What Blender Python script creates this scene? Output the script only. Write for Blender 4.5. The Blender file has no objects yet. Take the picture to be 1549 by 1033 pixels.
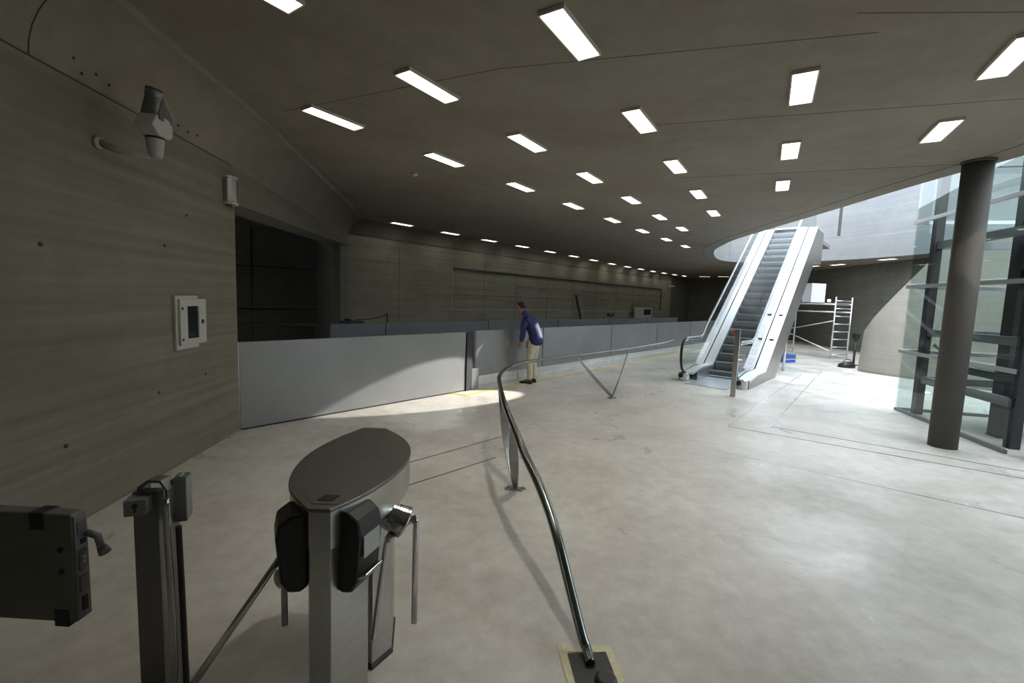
import bpy, bmesh, math, random
from mathutils import Vector, Matrix
from mathutils.geometry import tessellate_polygon
S = bpy.context.scene
COL = S.collection
pi = math.pi
random.seed(7)
def R(a): return math.radians(a)

# ------------------------------------------------------------------ camera
P_, R_ = R(5.45), R(2.0)
fw = Vector((0, math.cos(P_), -math.sin(P_))); rt = Vector((1, 0, 0)); up = rt.cross(fw)
r2 = math.cos(R_)*rt + math.sin(R_)*up; u2 = -math.sin(R_)*rt + math.cos(R_)*up
cam_d = bpy.data.cameras.new('camera'); cam = bpy.data.objects.new('camera', cam_d); COL.objects.link(cam)
cam_d.sensor_width = 36; cam_d.lens = 688.0/1549*36; cam_d.clip_start = 0.05; cam_d.clip_end = 300
cam.matrix_world = Matrix(((r2.x, u2.x, -fw.x, 0), (r2.y, u2.y, -fw.y, 0), (r2.z, u2.z, -fw.z, 1.8), (0, 0, 0, 1)))
S.camera = cam
S.view_settings.view_transform = 'Standard'; S.view_settings.look = 'None'
S.view_settings.gamma = 1; S.view_settings.use_curve_mapping = False
S.view_settings.exposure = 0.0
# ------------------------------------------------------------------ daylight
w = bpy.data.worlds.new('sky'); S.world = w; w.use_nodes = True
bg = w.node_tree.nodes['Background']; bg.inputs[0].default_value = (0.80, 0.90, 1.0, 1); bg.inputs[1].default_value = 6.2
def spot(name, loc, target, energy, angle, blend, color=(1, 1, 1), size=0.05):
    l = bpy.data.lights.new(name, 'SPOT'); l.energy = energy; l.spot_size = R(angle); l.spot_blend = blend
    l.color = color; l.shadow_soft_size = size
    o = bpy.data.objects.new(name, l); COL.objects.link(o); o.location = loc
    o.rotation_euler = (Vector(target)-Vector(loc)).to_track_quat('-Z', 'Y').to_euler()
    return o
sl = bpy.data.lights.new('sun', 'SUN'); sl.energy = 1.6; sl.angle = R(1.0); sl.color = (1.0, 0.93, 0.82)
so = bpy.data.objects.new('sun', sl); COL.objects.link(so); so.location = (10, -10, 20)
SUN_DIR = Vector((0.10, 0.86, -0.50)); so.rotation_euler = SUN_DIR.to_track_quat('-Z', 'Y').to_euler()

# ------------------------------------------------------------------ materials
MATS = {}
def new_mat(name):
    m = bpy.data.materials.new(name); m.use_nodes = True
    nt = m.node_tree; b = nt.nodes['Principled BSDF']; MATS[name] = m
    return m, nt, b
def simple(name, col, rough=0.5, metal=0.0, noise=0.0, scale=8.0, emis=None, estr=0, bump=0.0, stretch=None):
    m, nt, b = new_mat(name)
    b.inputs['Base Color'].default_value = (*col, 1); b.inputs['Roughness'].default_value = rough
    b.inputs['Metallic'].default_value = metal
    if emis: b.inputs['Emission Color'].default_value = (*emis, 1); b.inputs['Emission Strength'].default_value = estr
    if noise > 0 or bump > 0:
        tc = nt.nodes.new('ShaderNodeTexCoord'); mp = nt.nodes.new('ShaderNodeMapping'); n = nt.nodes.new('ShaderNodeTexNoise')
        if stretch: mp.inputs['Scale'].default_value = stretch
        n.inputs['Scale'].default_value = scale; n.inputs['Detail'].default_value = 6
        nt.links.new(tc.outputs['Object'], mp.inputs[0]); nt.links.new(mp.outputs[0], n.inputs['Vector'])
        if noise > 0:
            r = nt.nodes.new('ShaderNodeValToRGB')
            r.color_ramp.elements[0].position = 0.3; r.color_ramp.elements[1].position = 0.7
            r.color_ramp.elements[0].color = tuple(c*(1-noise) for c in col)+(1,)
            r.color_ramp.elements[1].color = tuple(min(1, c*(1+noise)) for c in col)+(1,)
            nt.links.new(n.outputs['Fac'], r.inputs[0]); nt.links.new(r.outputs[0], b.inputs['Base Color'])
        if bump > 0:
            bp = nt.nodes.new('ShaderNodeBump'); bp.inputs['Strength'].default_value = bump; bp.inputs['Distance'].default_value = 0.01
            nt.links.new(n.outputs['Fac'], bp.inputs['Height']); nt.links.new(bp.outputs[0], b.inputs['Normal'])
    return m
def concrete(name, c1, c2, rough=0.8, boards=0.0, spec=0.5, rvar=0.0, big=0.35, fine=6.0, stretch=(1, 1, 1), stain=None):
    """cast concrete: large cloudy patches, fine grain, optional horizontal board marks, optional stains"""
    m, nt, b = new_mat(name); N = nt.nodes; L = nt.links
    tc = N.new('ShaderNodeTexCoord'); mp = N.new('ShaderNodeMapping'); mp.inputs['Scale'].default_value = stretch
    L.new(tc.outputs['Object'], mp.inputs[0])
    n1 = N.new('ShaderNodeTexNoise'); n1.inputs['Scale'].default_value = big; n1.inputs['Detail'].default_value = 8; n1.inputs['Roughness'].default_value = 0.62
    n2 = N.new('ShaderNodeTexNoise'); n2.inputs['Scale'].default_value = fine; n2.inputs['Detail'].default_value = 10; n2.inputs['Roughness'].default_value = 0.7
    L.new(mp.outputs[0], n1.inputs['Vector']); L.new(mp.outputs[0], n2.inputs['Vector'])
    mx = N.new('ShaderNodeMix'); mx.data_type = 'FLOAT'; mx.inputs[0].default_value = 0.4
    L.new(n1.outputs['Fac'], mx.inputs[2]); L.new(n2.outputs['Fac'], mx.inputs[3])
    cr = N.new('ShaderNodeValToRGB'); cr.color_ramp.elements[0].position = 0.36; cr.color_ramp.elements[1].position = 0.64
    cr.color_ramp.elements[0].color = (*c1, 1); cr.color_ramp.elements[1].color = (*c2, 1)
    L.new(mx.outputs[0], cr.inputs[0]); out = cr.outputs[0]
    height = n2.outputs['Fac']
    if boards > 0:
        sx = N.new('ShaderNodeMapping'); sx.inputs['Scale'].default_value = (0.35, 0.35, 14)
        L.new(tc.outputs['Object'], sx.inputs[0])
        nb = N.new('ShaderNodeTexNoise'); nb.inputs['Scale'].default_value = 1.0; nb.inputs['Detail'].default_value = 3
        L.new(sx.outputs[0], nb.inputs['Vector'])
        rb = N.new('ShaderNodeMapRange'); rb.inputs[1].default_value = 0.3; rb.inputs[2].default_value = 0.7
        rb.inputs[3].default_value = 1-boards; rb.inputs[4].default_value = 1+boards*0.4
        L.new(nb.outputs['Fac'], rb.inputs[0])
        mm = N.new('ShaderNodeMix'); mm.data_type = 'RGBA'; mm.blend_type = 'MULTIPLY'; mm.inputs[0].default_value = 1
        L.new(out, mm.inputs[6]); L.new(rb.outputs[0], mm.inputs[7]); out = mm.outputs[2]; height = nb.outputs['Fac']
    if stain:
        ns = N.new('ShaderNodeTexNoise'); ns.inputs['Scale'].default_value = stain[1]; ns.inputs['Detail'].default_value = 5; ns.inputs['Distortion'].default_value = 0.2
        L.new(tc.outputs['Object'], ns.inputs['Vector'])
        rs = N.new('ShaderNodeMapRange'); rs.inputs[1].default_value = 0.52; rs.inputs[2].default_value = 0.72
        rs.inputs[3].default_value = 0; rs.inputs[4].default_value = stain[2]
        L.new(ns.outputs['Fac'], rs.inputs[0])
        ms = N.new('ShaderNodeMix'); ms.data_type = 'RGBA'; ms.inputs[7].default_value = (*stain[0], 1)
        L.new(rs.outputs[0], ms.inputs[0]); L.new(out, ms.inputs[6]); out = ms.outputs[2]
    L.new(out, b.inputs['Base Color'])
    b.inputs['Roughness'].default_value = rough; b.inputs['Specular IOR Level'].default_value = spec
    if rvar > 0:
        rr = N.new('ShaderNodeMapRange'); rr.inputs[1].default_value = 0.25; rr.inputs[2].default_value = 0.75
        rr.inputs[3].default_value = rough-rvar; rr.inputs[4].default_value = rough+rvar
        nr = N.new('ShaderNodeTexNoise'); nr.inputs['Scale'].default_value = 1.1; nr.inputs['Detail'].default_value = 5; nr.inputs['Roughness'].default_value = 0.65; nr.inputs['Distortion'].default_value = 0.6; L.new(tc.outputs['Object'], nr.inputs['Vector']); L.new(nr.outputs['Fac'], rr.inputs[0]); L.new(rr.outputs[0], b.inputs['Roughness'])
    bp = N.new('ShaderNodeBump'); bp.inputs['Strength'].default_value = 0.25; bp.inputs['Distance'].default_value = 0.01
    L.new(height, bp.inputs['Height']); L.new(bp.outputs[0], b.inputs['Normal'])
    return m
M_FLOOR = concrete('floor_concrete', (0.42, 0.39, 0.345), (0.69, 0.66, 0.61), rough=0.40, rvar=0.22, big=0.8, fine=7, spec=0.7)
M_CEIL = concrete('ceiling_concrete', (0.19, 0.168, 0.132), (0.275, 0.245, 0.195), rough=0.85, big=0.5, fine=3.5, stain=((0.20, 0.15, 0.115), 0.9, 0.5))
M_WALL = concrete('board_marked_concrete', (0.165, 0.152, 0.112), (0.22, 0.203, 0.152), rough=0.85, boards=0.22, big=0.6, fine=5)
M_FARW = concrete('far_wall_concrete', (0.22, 0.205, 0.155), (0.32, 0.30, 0.23), rough=0.85, boards=0.18, big=0.5, fine=3)
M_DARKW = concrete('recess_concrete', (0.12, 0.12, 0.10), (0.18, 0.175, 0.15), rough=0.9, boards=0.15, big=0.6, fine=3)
M_WHITEW = concrete('pale_fascia_concrete', (0.19, 0.195, 0.20), (0.24, 0.245, 0.25), rough=0.7, boards=0.10, big=0.5, fine=3)
M_FLANK = concrete('flank_concrete', (0.22, 0.205, 0.175), (0.28, 0.26, 0.225), rough=0.75, boards=0.08, big=0.8, fine=4)
M_KERB = concrete('kerb_concrete', (0.50, 0.50, 0.48), (0.70, 0.70, 0.68), rough=0.7, boards=0.25, big=1.2, fine=9)
M_PANEL = simple('barrier_grey_panel', (0.28, 0.283, 0.285), 0.40, 0.6, noise=0.08, scale=1.3)
M_PANEL2 = simple('second_barrier_grey', (0.17, 0.185, 0.205), 0.45, 0.5, noise=0.08, scale=1.3)
M_STEEL = simple('brushed_steel', (0.42, 0.41, 0.38), 0.27, 1.0, noise=0.06, scale=6, stretch=(1, 1, 12))
M_STEELTOP = simple('brushed_steel_top', (0.16, 0.155, 0.135), 0.42, 0.85, noise=0.08, scale=14)
M_CHROME = simple('chrome', (0.62, 0.62, 0.62), 0.16, 1.0)
M_RAIL = simple('handrail_steel', (0.20, 0.225, 0.21), 0.22, 1.0)
M_LEG = simple('leg_plate_steel', (0.36, 0.36, 0.34), 0.4, 0.9, noise=0.08, scale=6)
M_BLACK = simple('black_plastic', (0.012, 0.012, 0.013), 0.45)
M_RUBBER = simple('black_rubber', (0.010, 0.010, 0.011), 0.35)
M_DARKM = simple('dark_painted_metal', (0.05, 0.05, 0.052), 0.5, 0.4)
M_GATE = simple('gate_grey_paint', (0.16, 0.16, 0.14), 0.5, 0.2, noise=0.08, scale=5)
M_GATELT = simple('gate_edge_grey', (0.23, 0.235, 0.24), 0.45, 0.4)
M_POST = simple('gate_post_metal', (0.20, 0.20, 0.19), 0.4, 0.7)
M_WHITE = simple('off_white_plastic', (0.46, 0.46, 0.42), 0.5)
M_CCTV = simple('camera_housing_grey', (0.36, 0.36, 0.32), 0.5)
M_COLUMN = simple('column_dark_paint', (0.07, 0.064, 0.055), 0.75, 0.0, noise=0.06, scale=3)
M_ALU = simple('aluminium', (0.62, 0.64, 0.66), 0.35, 0.9)
M_DECK = simple('escalator_deck_satin', (0.80, 0.81, 0.82), 0.32, 0.75)
M_TRUSS = simple('truss_cladding', (0.34, 0.33, 0.31), 0.35, 0.9, noise=0.05, scale=3)
M_SKIRT = simple('skirt_metal', (0.50, 0.50, 0.55), 0.3, 0.9)
M_STEP = simple('escalator_step', (0.20, 0.215, 0.225), 0.5, 0.6)
M_NOSE = simple('step_edge', (0.55, 0.58, 0.60), 0.4, 0.6)
M_LAMPF = simple('lamp_reveal_white', (0.62, 0.60, 0.50), 0.6)
M_LAMP = simple('lamp_diffuser', (0.9, 0.9, 0.85), 0.5, emis=(1.0, 0.96, 0.84), estr=8.5)
M_YELLOW = simple('yellow_paint', (0.72, 0.52, 0.03), 0.6, noise=0.12, scale=20)
M_TAPE = simple('masking_tape', (0.66, 0.62, 0.42), 0.7, noise=0.1, scale=30)
M_DARK = simple('groove_shadow_gap', (0.06, 0.055, 0.05), 0.9)
M_JOINTS = simple('joint_strip_metal', (0.10, 0.10, 0.10), 0.3, 0.8)
M_JOINTB = simple('joint_strip_bright', (0.60, 0.60, 0.60), 0.25, 0.9)
M_BLUE = simple('blue_crate_plastic', (0.03, 0.10, 0.38), 0.5)
M_RED = simple('red_label', (0.45, 0.03, 0.03), 0.5)
M_GREEN = simple('green_sign', (0.04, 0.16, 0.06), 0.5)
M_OLIVE = simple('pulley_olive', (0.16, 0.14, 0.05), 0.5)
M_MAST = simple('lift_frame_grey', (0.045, 0.047, 0.05), 0.45, 0.5)
M_BEAM = simple('lift_beam_grey', (0.22, 0.23, 0.24), 0.45, 0.4)
M_SKIN = simple('skin', (0.36, 0.20, 0.14), 0.55)
M_HAIR = simple('dark_hair', (0.012, 0.010, 0.009), 0.6)
M_JACKET = simple('blue_jacket_cloth', (0.010, 0.020, 0.115), 0.6, noise=0.15, scale=20, bump=0.3)
M_TROUSER = simple('khaki_cloth', (0.60, 0.54, 0.40), 0.8, noise=0.08, scale=14, bump=0.3)
M_SHOE = simple('dark_brown_leather', (0.03, 0.018, 0.012), 0.5)
M_LABEL = simple('pale_label', (0.42, 0.44, 0.42), 0.4)
M_SCREEN = simple('dark_display', (0.03, 0.032, 0.028), 0.25)
def glassm(name, tint, alpha_like=0.9):
    m, nt, b = new_mat(name); N = nt.nodes; L = nt.links
    N.remove(b); out = N['Material Output']
    tr = N.new('ShaderNodeBsdfTransparent'); tr.inputs[0].default_value = (*tint, 1)
    gl = N.new('ShaderNodeBsdfGlossy'); gl.inputs['Roughness'].default_value = 0.02
    fr = N.new('ShaderNodeFresnel'); fr.inputs[0].default_value = 1.5
    mx = N.new('ShaderNodeMixShader')
    ge = N.new('ShaderNodeNewGeometry'); iv = N.new('ShaderNodeMath'); iv.operation = 'SUBTRACT'; iv.inputs[0].default_value = 1
    L.new(ge.outputs['Backfacing'], iv.inputs[1]); mu = N.new('ShaderNodeMath'); mu.operation = 'MULTIPLY'
    L.new(fr.outputs[0], mu.inputs[0]); L.new(iv.outputs[0], mu.inputs[1]); L.new(mu.outputs[0], mx.inputs[0]); L.new(tr.outputs[0], mx.inputs[1]); L.new(gl.outputs[0], mx.inputs[2]); L.new(mx.outputs[0], out.inputs[0])
    return m
M_GLASS = glassm('clear_glass', (0.84, 0.88, 0.87))
M_BGLASS = glassm('balustrade_glass', (0.91, 0.95, 0.93))

# ------------------------------------------------------------------ mesh helpers
class MB:
    def __init__(s): s.bm = bmesh.new(); s.mi = 0
    def f(s, vs, smooth=False):
        try:
            fc = s.bm.faces.new(vs); fc.material_index = s.mi; fc.smooth = smooth; return fc
        except ValueError: return None
    def v(s, p): return s.bm.verts.new(Vector(p))
    def box(s, c, size, rz=0, M=None):
        hx, hy, hz = (k/2 for k in size); rot = Matrix.Rotation(rz, 3, 'Z') if M is None else M; c = Vector(c)
        vs = [s.v(c + rot @ Vector((x, y, z))) for z in (-hz, hz) for x, y in ((-hx, -hy), (hx, -hy), (hx, hy), (-hx, hy))]
        for q in ((3, 2, 1, 0), (4, 5, 6, 7), (0, 1, 5, 4), (1, 2, 6, 5), (2, 3, 7, 6), (3, 0, 4, 7)): s.f([vs[i] for i in q])
        return s
    def bbox(s, x0, x1, y0, y1, z0, z1): return s.box(((x0+x1)/2, (y0+y1)/2, (z0+z1)/2), (x1-x0, y1-y0, z1-z0))
    def bar(s, a, b, wid, th, ref=(0, 0, 1)):
        """rectangular bar from a to b; wid along ref-perpendicular side, th along ref"""
        a = Vector(a); b = Vector(b); d = (b-a); L = d.length; d.normalize(); ref = Vector(ref)
        if abs(d.dot(ref.normalized())) > .98: ref = Vector((1, 0, 0))
        sd = d.cross(ref).normalized(); u = sd.cross(d).normalized()
        M = Matrix((sd, d, u)).transposed()
        return s.box((a+b)/2, (wid, L, th), M=M)
    def prism(s, pts, z0, z1, zf0=None, zf1=None):
        """vertical prism over a plan polygon; zf0/zf1 optional functions of the point"""
        lo = [s.v((p[0], p[1], zf0(p) if zf0 else z0)) for p in pts]; hi = [s.v((p[0], p[1], zf1(p) if zf1 else z1)) for p in pts]
        n = len(pts); s.f(lo[::-1]); s.f(hi)
        for i in range(n): s.f([lo[i], lo[(i+1) % n], hi[(i+1) % n], hi[i]])
        return s
    def extr(s, pts3, vec):
        """extrude a 3D polygon by vec"""
        vec = Vector(vec); a = [s.v(p) for p in pts3]; b = [s.v(Vector(p)+vec) for p in pts3]; n = len(a)
        s.f(a[::-1]); s.f(b)
        for i in range(n): s.f([a[i], a[(i+1) % n], b[(i+1) % n], b[i]])
        return s
    def tube(s, path, r, seg=10, cap=True, radii=None, smooth=True, el=1.0):
        P = [Vector(p) for p in path]; n = len(P); rings = []
        t0 = (P[1]-P[0]).normalized(); ref = Vector((0, 0, 1)) if abs(t0.z) < .9 else Vector((1, 0, 0))
        sd = t0.cross(ref).normalized()
        for i in range(n):
            t = ((P[min(i+1, n-1)]-P[max(i-1, 0)])).normalized()
            sd = (sd - t*sd.dot(t)).normalized(); u = t.cross(sd)
            rr = radii[i] if radii else r
            rings.append([s.v(P[i] + sd*math.cos(a)*rr + u*math.sin(a)*rr*el) for a in (2*pi*k/seg for k in range(seg))])
        for i in range(n-1):
            for k in range(seg): s.f([rings[i][k], rings[i][(k+1) % seg], rings[i+1][(k+1) % seg], rings[i+1][k]], smooth)
        if cap: s.f(rings[0][::-1]); s.f(rings[-1])
        return s
    def lathe(s, prof, c=(0, 0, 0), axis=(0, 0, 1), seg=24, smooth=True):
        ax = Vector(axis).normalized(); ref = Vector((1, 0, 0)) if abs(ax.x) < .9 else Vector((0, 1, 0))
        a = ax.cross(ref).normalized(); b = ax.cross(a); c = Vector(c); rings = []
        for r, h in prof: rings.append([s.v(c+ax*h+(a*math.cos(2*pi*k/seg)+b*math.sin(2*pi*k/seg))*max(r, 1e-4)) for k in range(seg)])
        for i in range(len(rings)-1):
            for k in range(seg): s.f([rings[i][k], rings[i][(k+1) % seg], rings[i+1][(k+1) % seg], rings[i+1][k]], smooth)
        s.f(rings[0][::-1]); s.f(rings[-1]); return s
    def strip(s, path, widthvec, smooth=True):
        """thin plate swept along a path: widthvec(i)->Vector half width, thickness added by solidify-like second skin"""
        P = [Vector(p) for p in path]; n = len(P)
        rows = []
        for i in range(n):
            t = (P[min(i+1, n-1)]-P[max(i-1, 0)]).normalized(); wv = Vector(widthvec(i)); nn = t.cross(wv).normalized()*0.006
            rows.append([s.v(P[i]-wv-nn), s.v(P[i]+wv-nn), s.v(P[i]+wv+nn), s.v(P[i]-wv+nn)])
        for i in range(n-1):
            for k in range(4): s.f([rows[i][k], rows[i][(k+1) % 4], rows[i+1][(k+1) % 4], rows[i+1][k]])
        s.f(rows[0][::-1]); s.f(rows[-1]); return s
    def loft(s, rings, cap=True, smooth=True):
        R_ = [[s.v(p) for p in ring] for ring in rings]; n = len(R_[0])
        for i in range(len(R_)-1):
            for k in range(n): s.f([R_[i][k], R_[i][(k+1) % n], R_[i+1][(k+1) % n], R_[i+1][k]], smooth)
        if cap: s.f(R_[0][::-1]); s.f(R_[-1])
        return s
    def build(s, name, mats, parent=None, bevel=0):
        bmesh.ops.recalc_face_normals(s.bm, faces=s.bm.faces)
        me = bpy.data.meshes.new(name); s.bm.to_mesh(me); s.bm.free()
        for m in (mats if isinstance(mats, (list, tuple)) else [mats]): me.materials.append(m)
        o = bpy.data.objects.new(name, me); COL.objects.link(o)
        if parent: o.parent = parent
        if bevel:
            b = o.modifiers.new('bevel', 'BEVEL'); b.width = bevel; b.segments = 2; b.limit_method = 'ANGLE'
        return o
def tag(o, label, cat, group=None, kind=None):
    o['label'] = label; o['category'] = cat
    if group: o['group'] = group
    if kind: o['kind'] = kind
    return o
def struct(o, label=None):
    o['kind'] = 'structure'
    if label: o['label'] = label
    return o
def empty(name, loc, rz, label, cat, group=None):
    o = bpy.data.objects.new(name, None); COL.objects.link(o); o.location = loc; o.rotation_euler = (0, 0, rz)
    o.empty_display_size = 0.2
    return tag(o, label, cat, group)
def crom(pts, n=6, closed=False):
    P = [Vector(p) for p in pts]; out = []; N = len(P)
    rng = range(N) if closed else range(N-1)
    for i in rng:
        if closed: a, b, c, d = P[(i-1) % N], P[i], P[(i+1) % N], P[(i+2) % N]
        else: a, b, c, d = P[max(i-1, 0)], P[i], P[i+1], P[min(i+2, N-1)]
        for k in range(n):
            t = k/n
            out.append(.5*((2*b)+(-a+c)*t+(2*a-5*b+4*c-d)*t*t+(-a+3*b-3*c+d)*t**3))
    if not closed: out.append(P[-1])
    return out
ORD = ['nearest', 'second', 'third', 'fourth', 'fifth', 'sixth', 'seventh', 'eighth', 'ninth', 'tenth', 'eleventh', 'twelfth', 'thirteenth', 'fourteenth', 'fifteenth']
HC = 3.75       # ceiling height
AZ = R(41.3); EV = Vector((math.sin(AZ), math.cos(AZ), 0)); NV = Vector((math.cos(AZ), -math.sin(AZ), 0))   # main axis and its right-hand normal

# ================================================================== SETTING
struct(MB().bbox(-14, 24, -6, 38, -0.3, 0).build('floor', M_FLOOR))
rim = [(5.35, 3.75, 0), (5.95, 4.75, 0), (6.17, 5.76, 0), (6.14, 6.7, 0), (6.17, 7.8, 0), (6.28, 9.7, 0), (6.38, 11.9, 0), (6.55, 14.1, 0), (7.1, 16.5, 0), (8.3, 19.1, 0),
       (9.3, 20.35, 0), (10.4, 20.55, 0), (11.5, 19.9, 0), (12.6, 18.7, 0), (13.35, 17.0, 0), (13.7, 15.0, 0), (13.9, 12, 0), (13.8, 8, 0), (13.3, 4.6, 0), (11.9, 2.0, 0), (9.6, 0.6, 0), (7.2, 0.8, 0), (5.6, 2.1, 0)]  # near end of the opening, out of view, enlarged to admit more daylight
rimc = crom(rim, 5, closed=True)
def slab_with_hole(name, outer, hole, z0, z1, mat):
    mb = MB(); o3 = [Vector((x, y, 0)) for x, y in outer]
    tris = tessellate_polygon([o3, hole]); allp = o3+list(hole)
    lo = [mb.v((p.x, p.y, z0)) for p in allp]; hi = [mb.v((p.x, p.y, z1)) for p in allp]
    for t in tris: mb.f([lo[i] for i in t]); mb.f([hi[i] for i in t])
    n = len(o3); m = len(hole)
    for i in range(n): mb.f([lo[i], lo[(i+1) % n], hi[(i+1) % n], hi[i]])
    for i in range(m): mb.f([lo[n+i], lo[n+(i+1) % m], hi[n+(i+1) % m], hi[n+i]])
    return mb.build(name, mat)
struct(slab_with_hole('ceiling', [(-14, -6), (24, -6), (24, 38), (-14, 38)], rimc, HC, HC+0.45, M_CEIL))
def poly_wall(name, pts, z0, z1, th, mat, side=1):
    """wall following a plan polyline; th is added to the left (side=1) or right of travel"""
    P = [Vector((p[0], p[1], 0)) for p in pts]; off = []
    for i in range(len(P)):
        a = P[max(i-1, 0)]; b = P[min(i+1, len(P)-1)]; t = (b-a).normalized(); off.append(P[i]+Vector((-t.y, t.x, 0))*th*side)
    mb = MB(); n = len(P)
    r = [[mb.v((p.x, p.y, z0)), mb.v((q.x, q.y, z0)), mb.v((q.x, q.y, z1)), mb.v((p.x, p.y, z1))] for p, q in zip(P, off)]
    for i in range(n-1):
        for k in range(4): mb.f([r[i][k], r[i][(k+1) % 4], r[i+1][(k+1) % 4], r[i+1][k]])
    mb.f(r[0][::-1]); mb.f(r[-1])
    return mb.build(name, mat)
def cove(name, pts, z, rad, mat, side=1, seg=8):
    """concave fillet between wall and ceiling, on the room side"""
    P = [Vector((p[0], p[1], 0)) for p in pts]; mb = MB(); rows = []
    for i in range(len(P)):
        a = P[max(i-1, 0)]; b = P[min(i+1, len(P)-1)]; t = (b-a).normalized(); nn = Vector((-t.y, t.x, 0))*side
        row = [mb.v((*(P[i]+nn*(rad-rad*math.cos(q)))[:2], z+rad*math.sin(q))) for q in (pi/2*k/seg for k in range(seg+1))]
        row.append(mb.v((*(P[i]-nn*0.02)[:2], HC+0.02))); row.append(mb.v((*(P[i]-nn*0.02)[:2], z))); rows.append(row)
    m = len(rows[0])
    for i in range(len(P)-1):
        for k in range(m): mb.f([rows[i][k], rows[i][(k+1) % m], rows[i+1][(k+1) % m], rows[i+1][k]], k < seg)
    mb.f(rows[0][::-1]); mb.f(rows[-1])
    return mb.build(name, mat)
WL = lambda y: -3.43 - 0.0907*(y-5.65)          # inner face of the left wall
W0 = Vector((-4.49, 12.37, 0))                  # where the lintel meets the far wall
A2 = R(38.2); E2 = Vector((math.sin(A2), math.cos(A2), 0)); N2 = Vector((math.cos(A2), -math.sin(A2), 0))
F0 = W0+E2*25.0
struct(poly_wall('wall_left', [(WL(-5), -5), (WL(5.65), 5.65)], 0, HC, 0.5, M_WALL))
# lintel above the dark recess (part of the left wall)
mb = MB(); a = (WL(5.65), 5.65); b = (W0.x, W0.y)
nn = Vector((b[0]-a[0], b[1]-a[1], 0)).normalized(); nl = Vector((-nn.y, nn.x, 0))*0.5
mb.prism([a, b, (b[0]+nl.x, b[1]+nl.y), (a[0]-0.5, a[1])], 0, HC, zf0=lambda p: 2.83 if p[1] < 9 else 3.05)
struct(mb.build('wall_lintel', M_WALL))
struct(cove('trim_1', [(WL(-5), -5), (WL(5.65), 5.65), (W0.x, W0.y)], 3.26, 0.49, M_CEIL, side=-1))
struct(cove('trim_2', [tuple((W0-N2*0)[:2]), tuple(F0[:2])], 3.35, 0.40, M_CEIL, side=-1))
far = poly_wall('wall_far', [tuple(W0[:2]), tuple(F0[:2])], 0, HC, 0.5, M_FARW); struct(far)
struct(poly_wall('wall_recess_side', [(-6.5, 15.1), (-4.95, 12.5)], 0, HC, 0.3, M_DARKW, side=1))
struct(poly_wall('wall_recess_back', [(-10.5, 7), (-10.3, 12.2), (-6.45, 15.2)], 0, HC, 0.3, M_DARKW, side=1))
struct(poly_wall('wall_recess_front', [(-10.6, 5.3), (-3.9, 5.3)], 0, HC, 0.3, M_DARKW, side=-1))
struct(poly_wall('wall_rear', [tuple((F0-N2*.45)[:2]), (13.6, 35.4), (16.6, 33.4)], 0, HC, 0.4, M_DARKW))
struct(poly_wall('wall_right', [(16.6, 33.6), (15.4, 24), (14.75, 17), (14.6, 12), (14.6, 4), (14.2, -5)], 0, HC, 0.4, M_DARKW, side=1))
struct(poly_wall('wall_back', [(14.4, -4.9), (-3, -4.9)], 0, HC, 0.4, M_WALL, side=1))
# grooves and joints: thin dark strips set against the concrete
def strips(name, segs, mat, r=0.006):
    mb = MB()
    for s_ in segs: mb.tube(s_, r, 4, smooth=False)
    return struct(mb.build(name, mat))
seam = [(WL(y)+0.001, y, 3.26) for y in (-4.5, 0, 3, 5.6)]
def cove_arc(y, w_=0):
    return [(WL(y)+0.49-0.49*math.cos(q), y, 3.26+0.49*math.sin(q)) for q in (pi/2*k/8 for k in range(9))]
strips('trim_3', [seam, cove_arc(3.1), cove_arc(0.9)], M_DARK, 0.006)
inner = []
for i, p in enumerate(rimc):
    t = (rimc[(i+1) % len(rimc)]-rimc[i-1]).normalized(); nrm = Vector((-t.y, t.x, 0))
    c = Vector((10, 11, 0)); nrm = nrm if nrm.dot(p-c) > 0 else -nrm
    inner.append(p+nrm*0.38+Vector((0, 0, HC)))
strips('trim_4', [inner[0:70]], M_DARK, 0.005)
strips('trim_5', [[(2.2, 3.2, HC), (5.2, 3.0, HC)], [(1.2, 5.3, HC), (5.9, 3.9, HC)], [(-2.6, 5.2, HC), (-0.2, 4.1, HC), (2.5, 3.4, HC)], [(2.5, 7.3, HC), (6.0, 6.1, HC)]], M_DARK, 0.003)
# vertical / horizontal formwork joints of the far wall and the sunk panel field
def fw_pt(s, z, off=0.0): p = W0+E2*s+N2*off; return (p.x, p.y, z)
niche = []
s0, s1 = 3.92, 23.1
niche += [[fw_pt(s0, 1.35), fw_pt(s1, 1.25)], [fw_pt(s0, 1.35), fw_pt(s0, 2.73)]]
strips('trim_6', niche, M_WHITE, 0.012)
mb = MB(); mb.bar(fw_pt(s0, 2.72, 0.02), fw_pt(s1, 2.72, 0.02), 0.05, 0.06); mb.bar(fw_pt(s1, 2.68, 0.02), fw_pt(s1, 1.3, 0.02), 0.05, 0.06)
struct(mb.build('trim_7', M_DARKM))
js = []
for s_ in (1.7, 5.5, 7.4, 9.6, 11.8, 14.0, 16.4, 18.6): js.append([fw_pt(s_, 0.3), fw_pt(s_, 3.1 if s_ in (1.7, 5.5) else 2.66)])
js += [[fw_pt(s0, 1.85), fw_pt(s1, 1.85)], [fw_pt(7.4, 2.25), fw_pt(s1, 2.25)]]
strips('trim_8', js, M_DARK, 0.007)
# joints in the recess
strips('trim_9', [[(-10.2, 12.25, 1.2), (-6.5, 15.15, 1.2)], [(-10.2, 12.25, 2.5), (-6.5, 15.15, 2.5)], [(-8.0, 13.95, 0), (-8.0, 13.95, 3.7)], [(-6.3, 14.75, 2.85), (-4.95, 12.5, 2.85)]], M_BLACK, 0.012)
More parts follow.
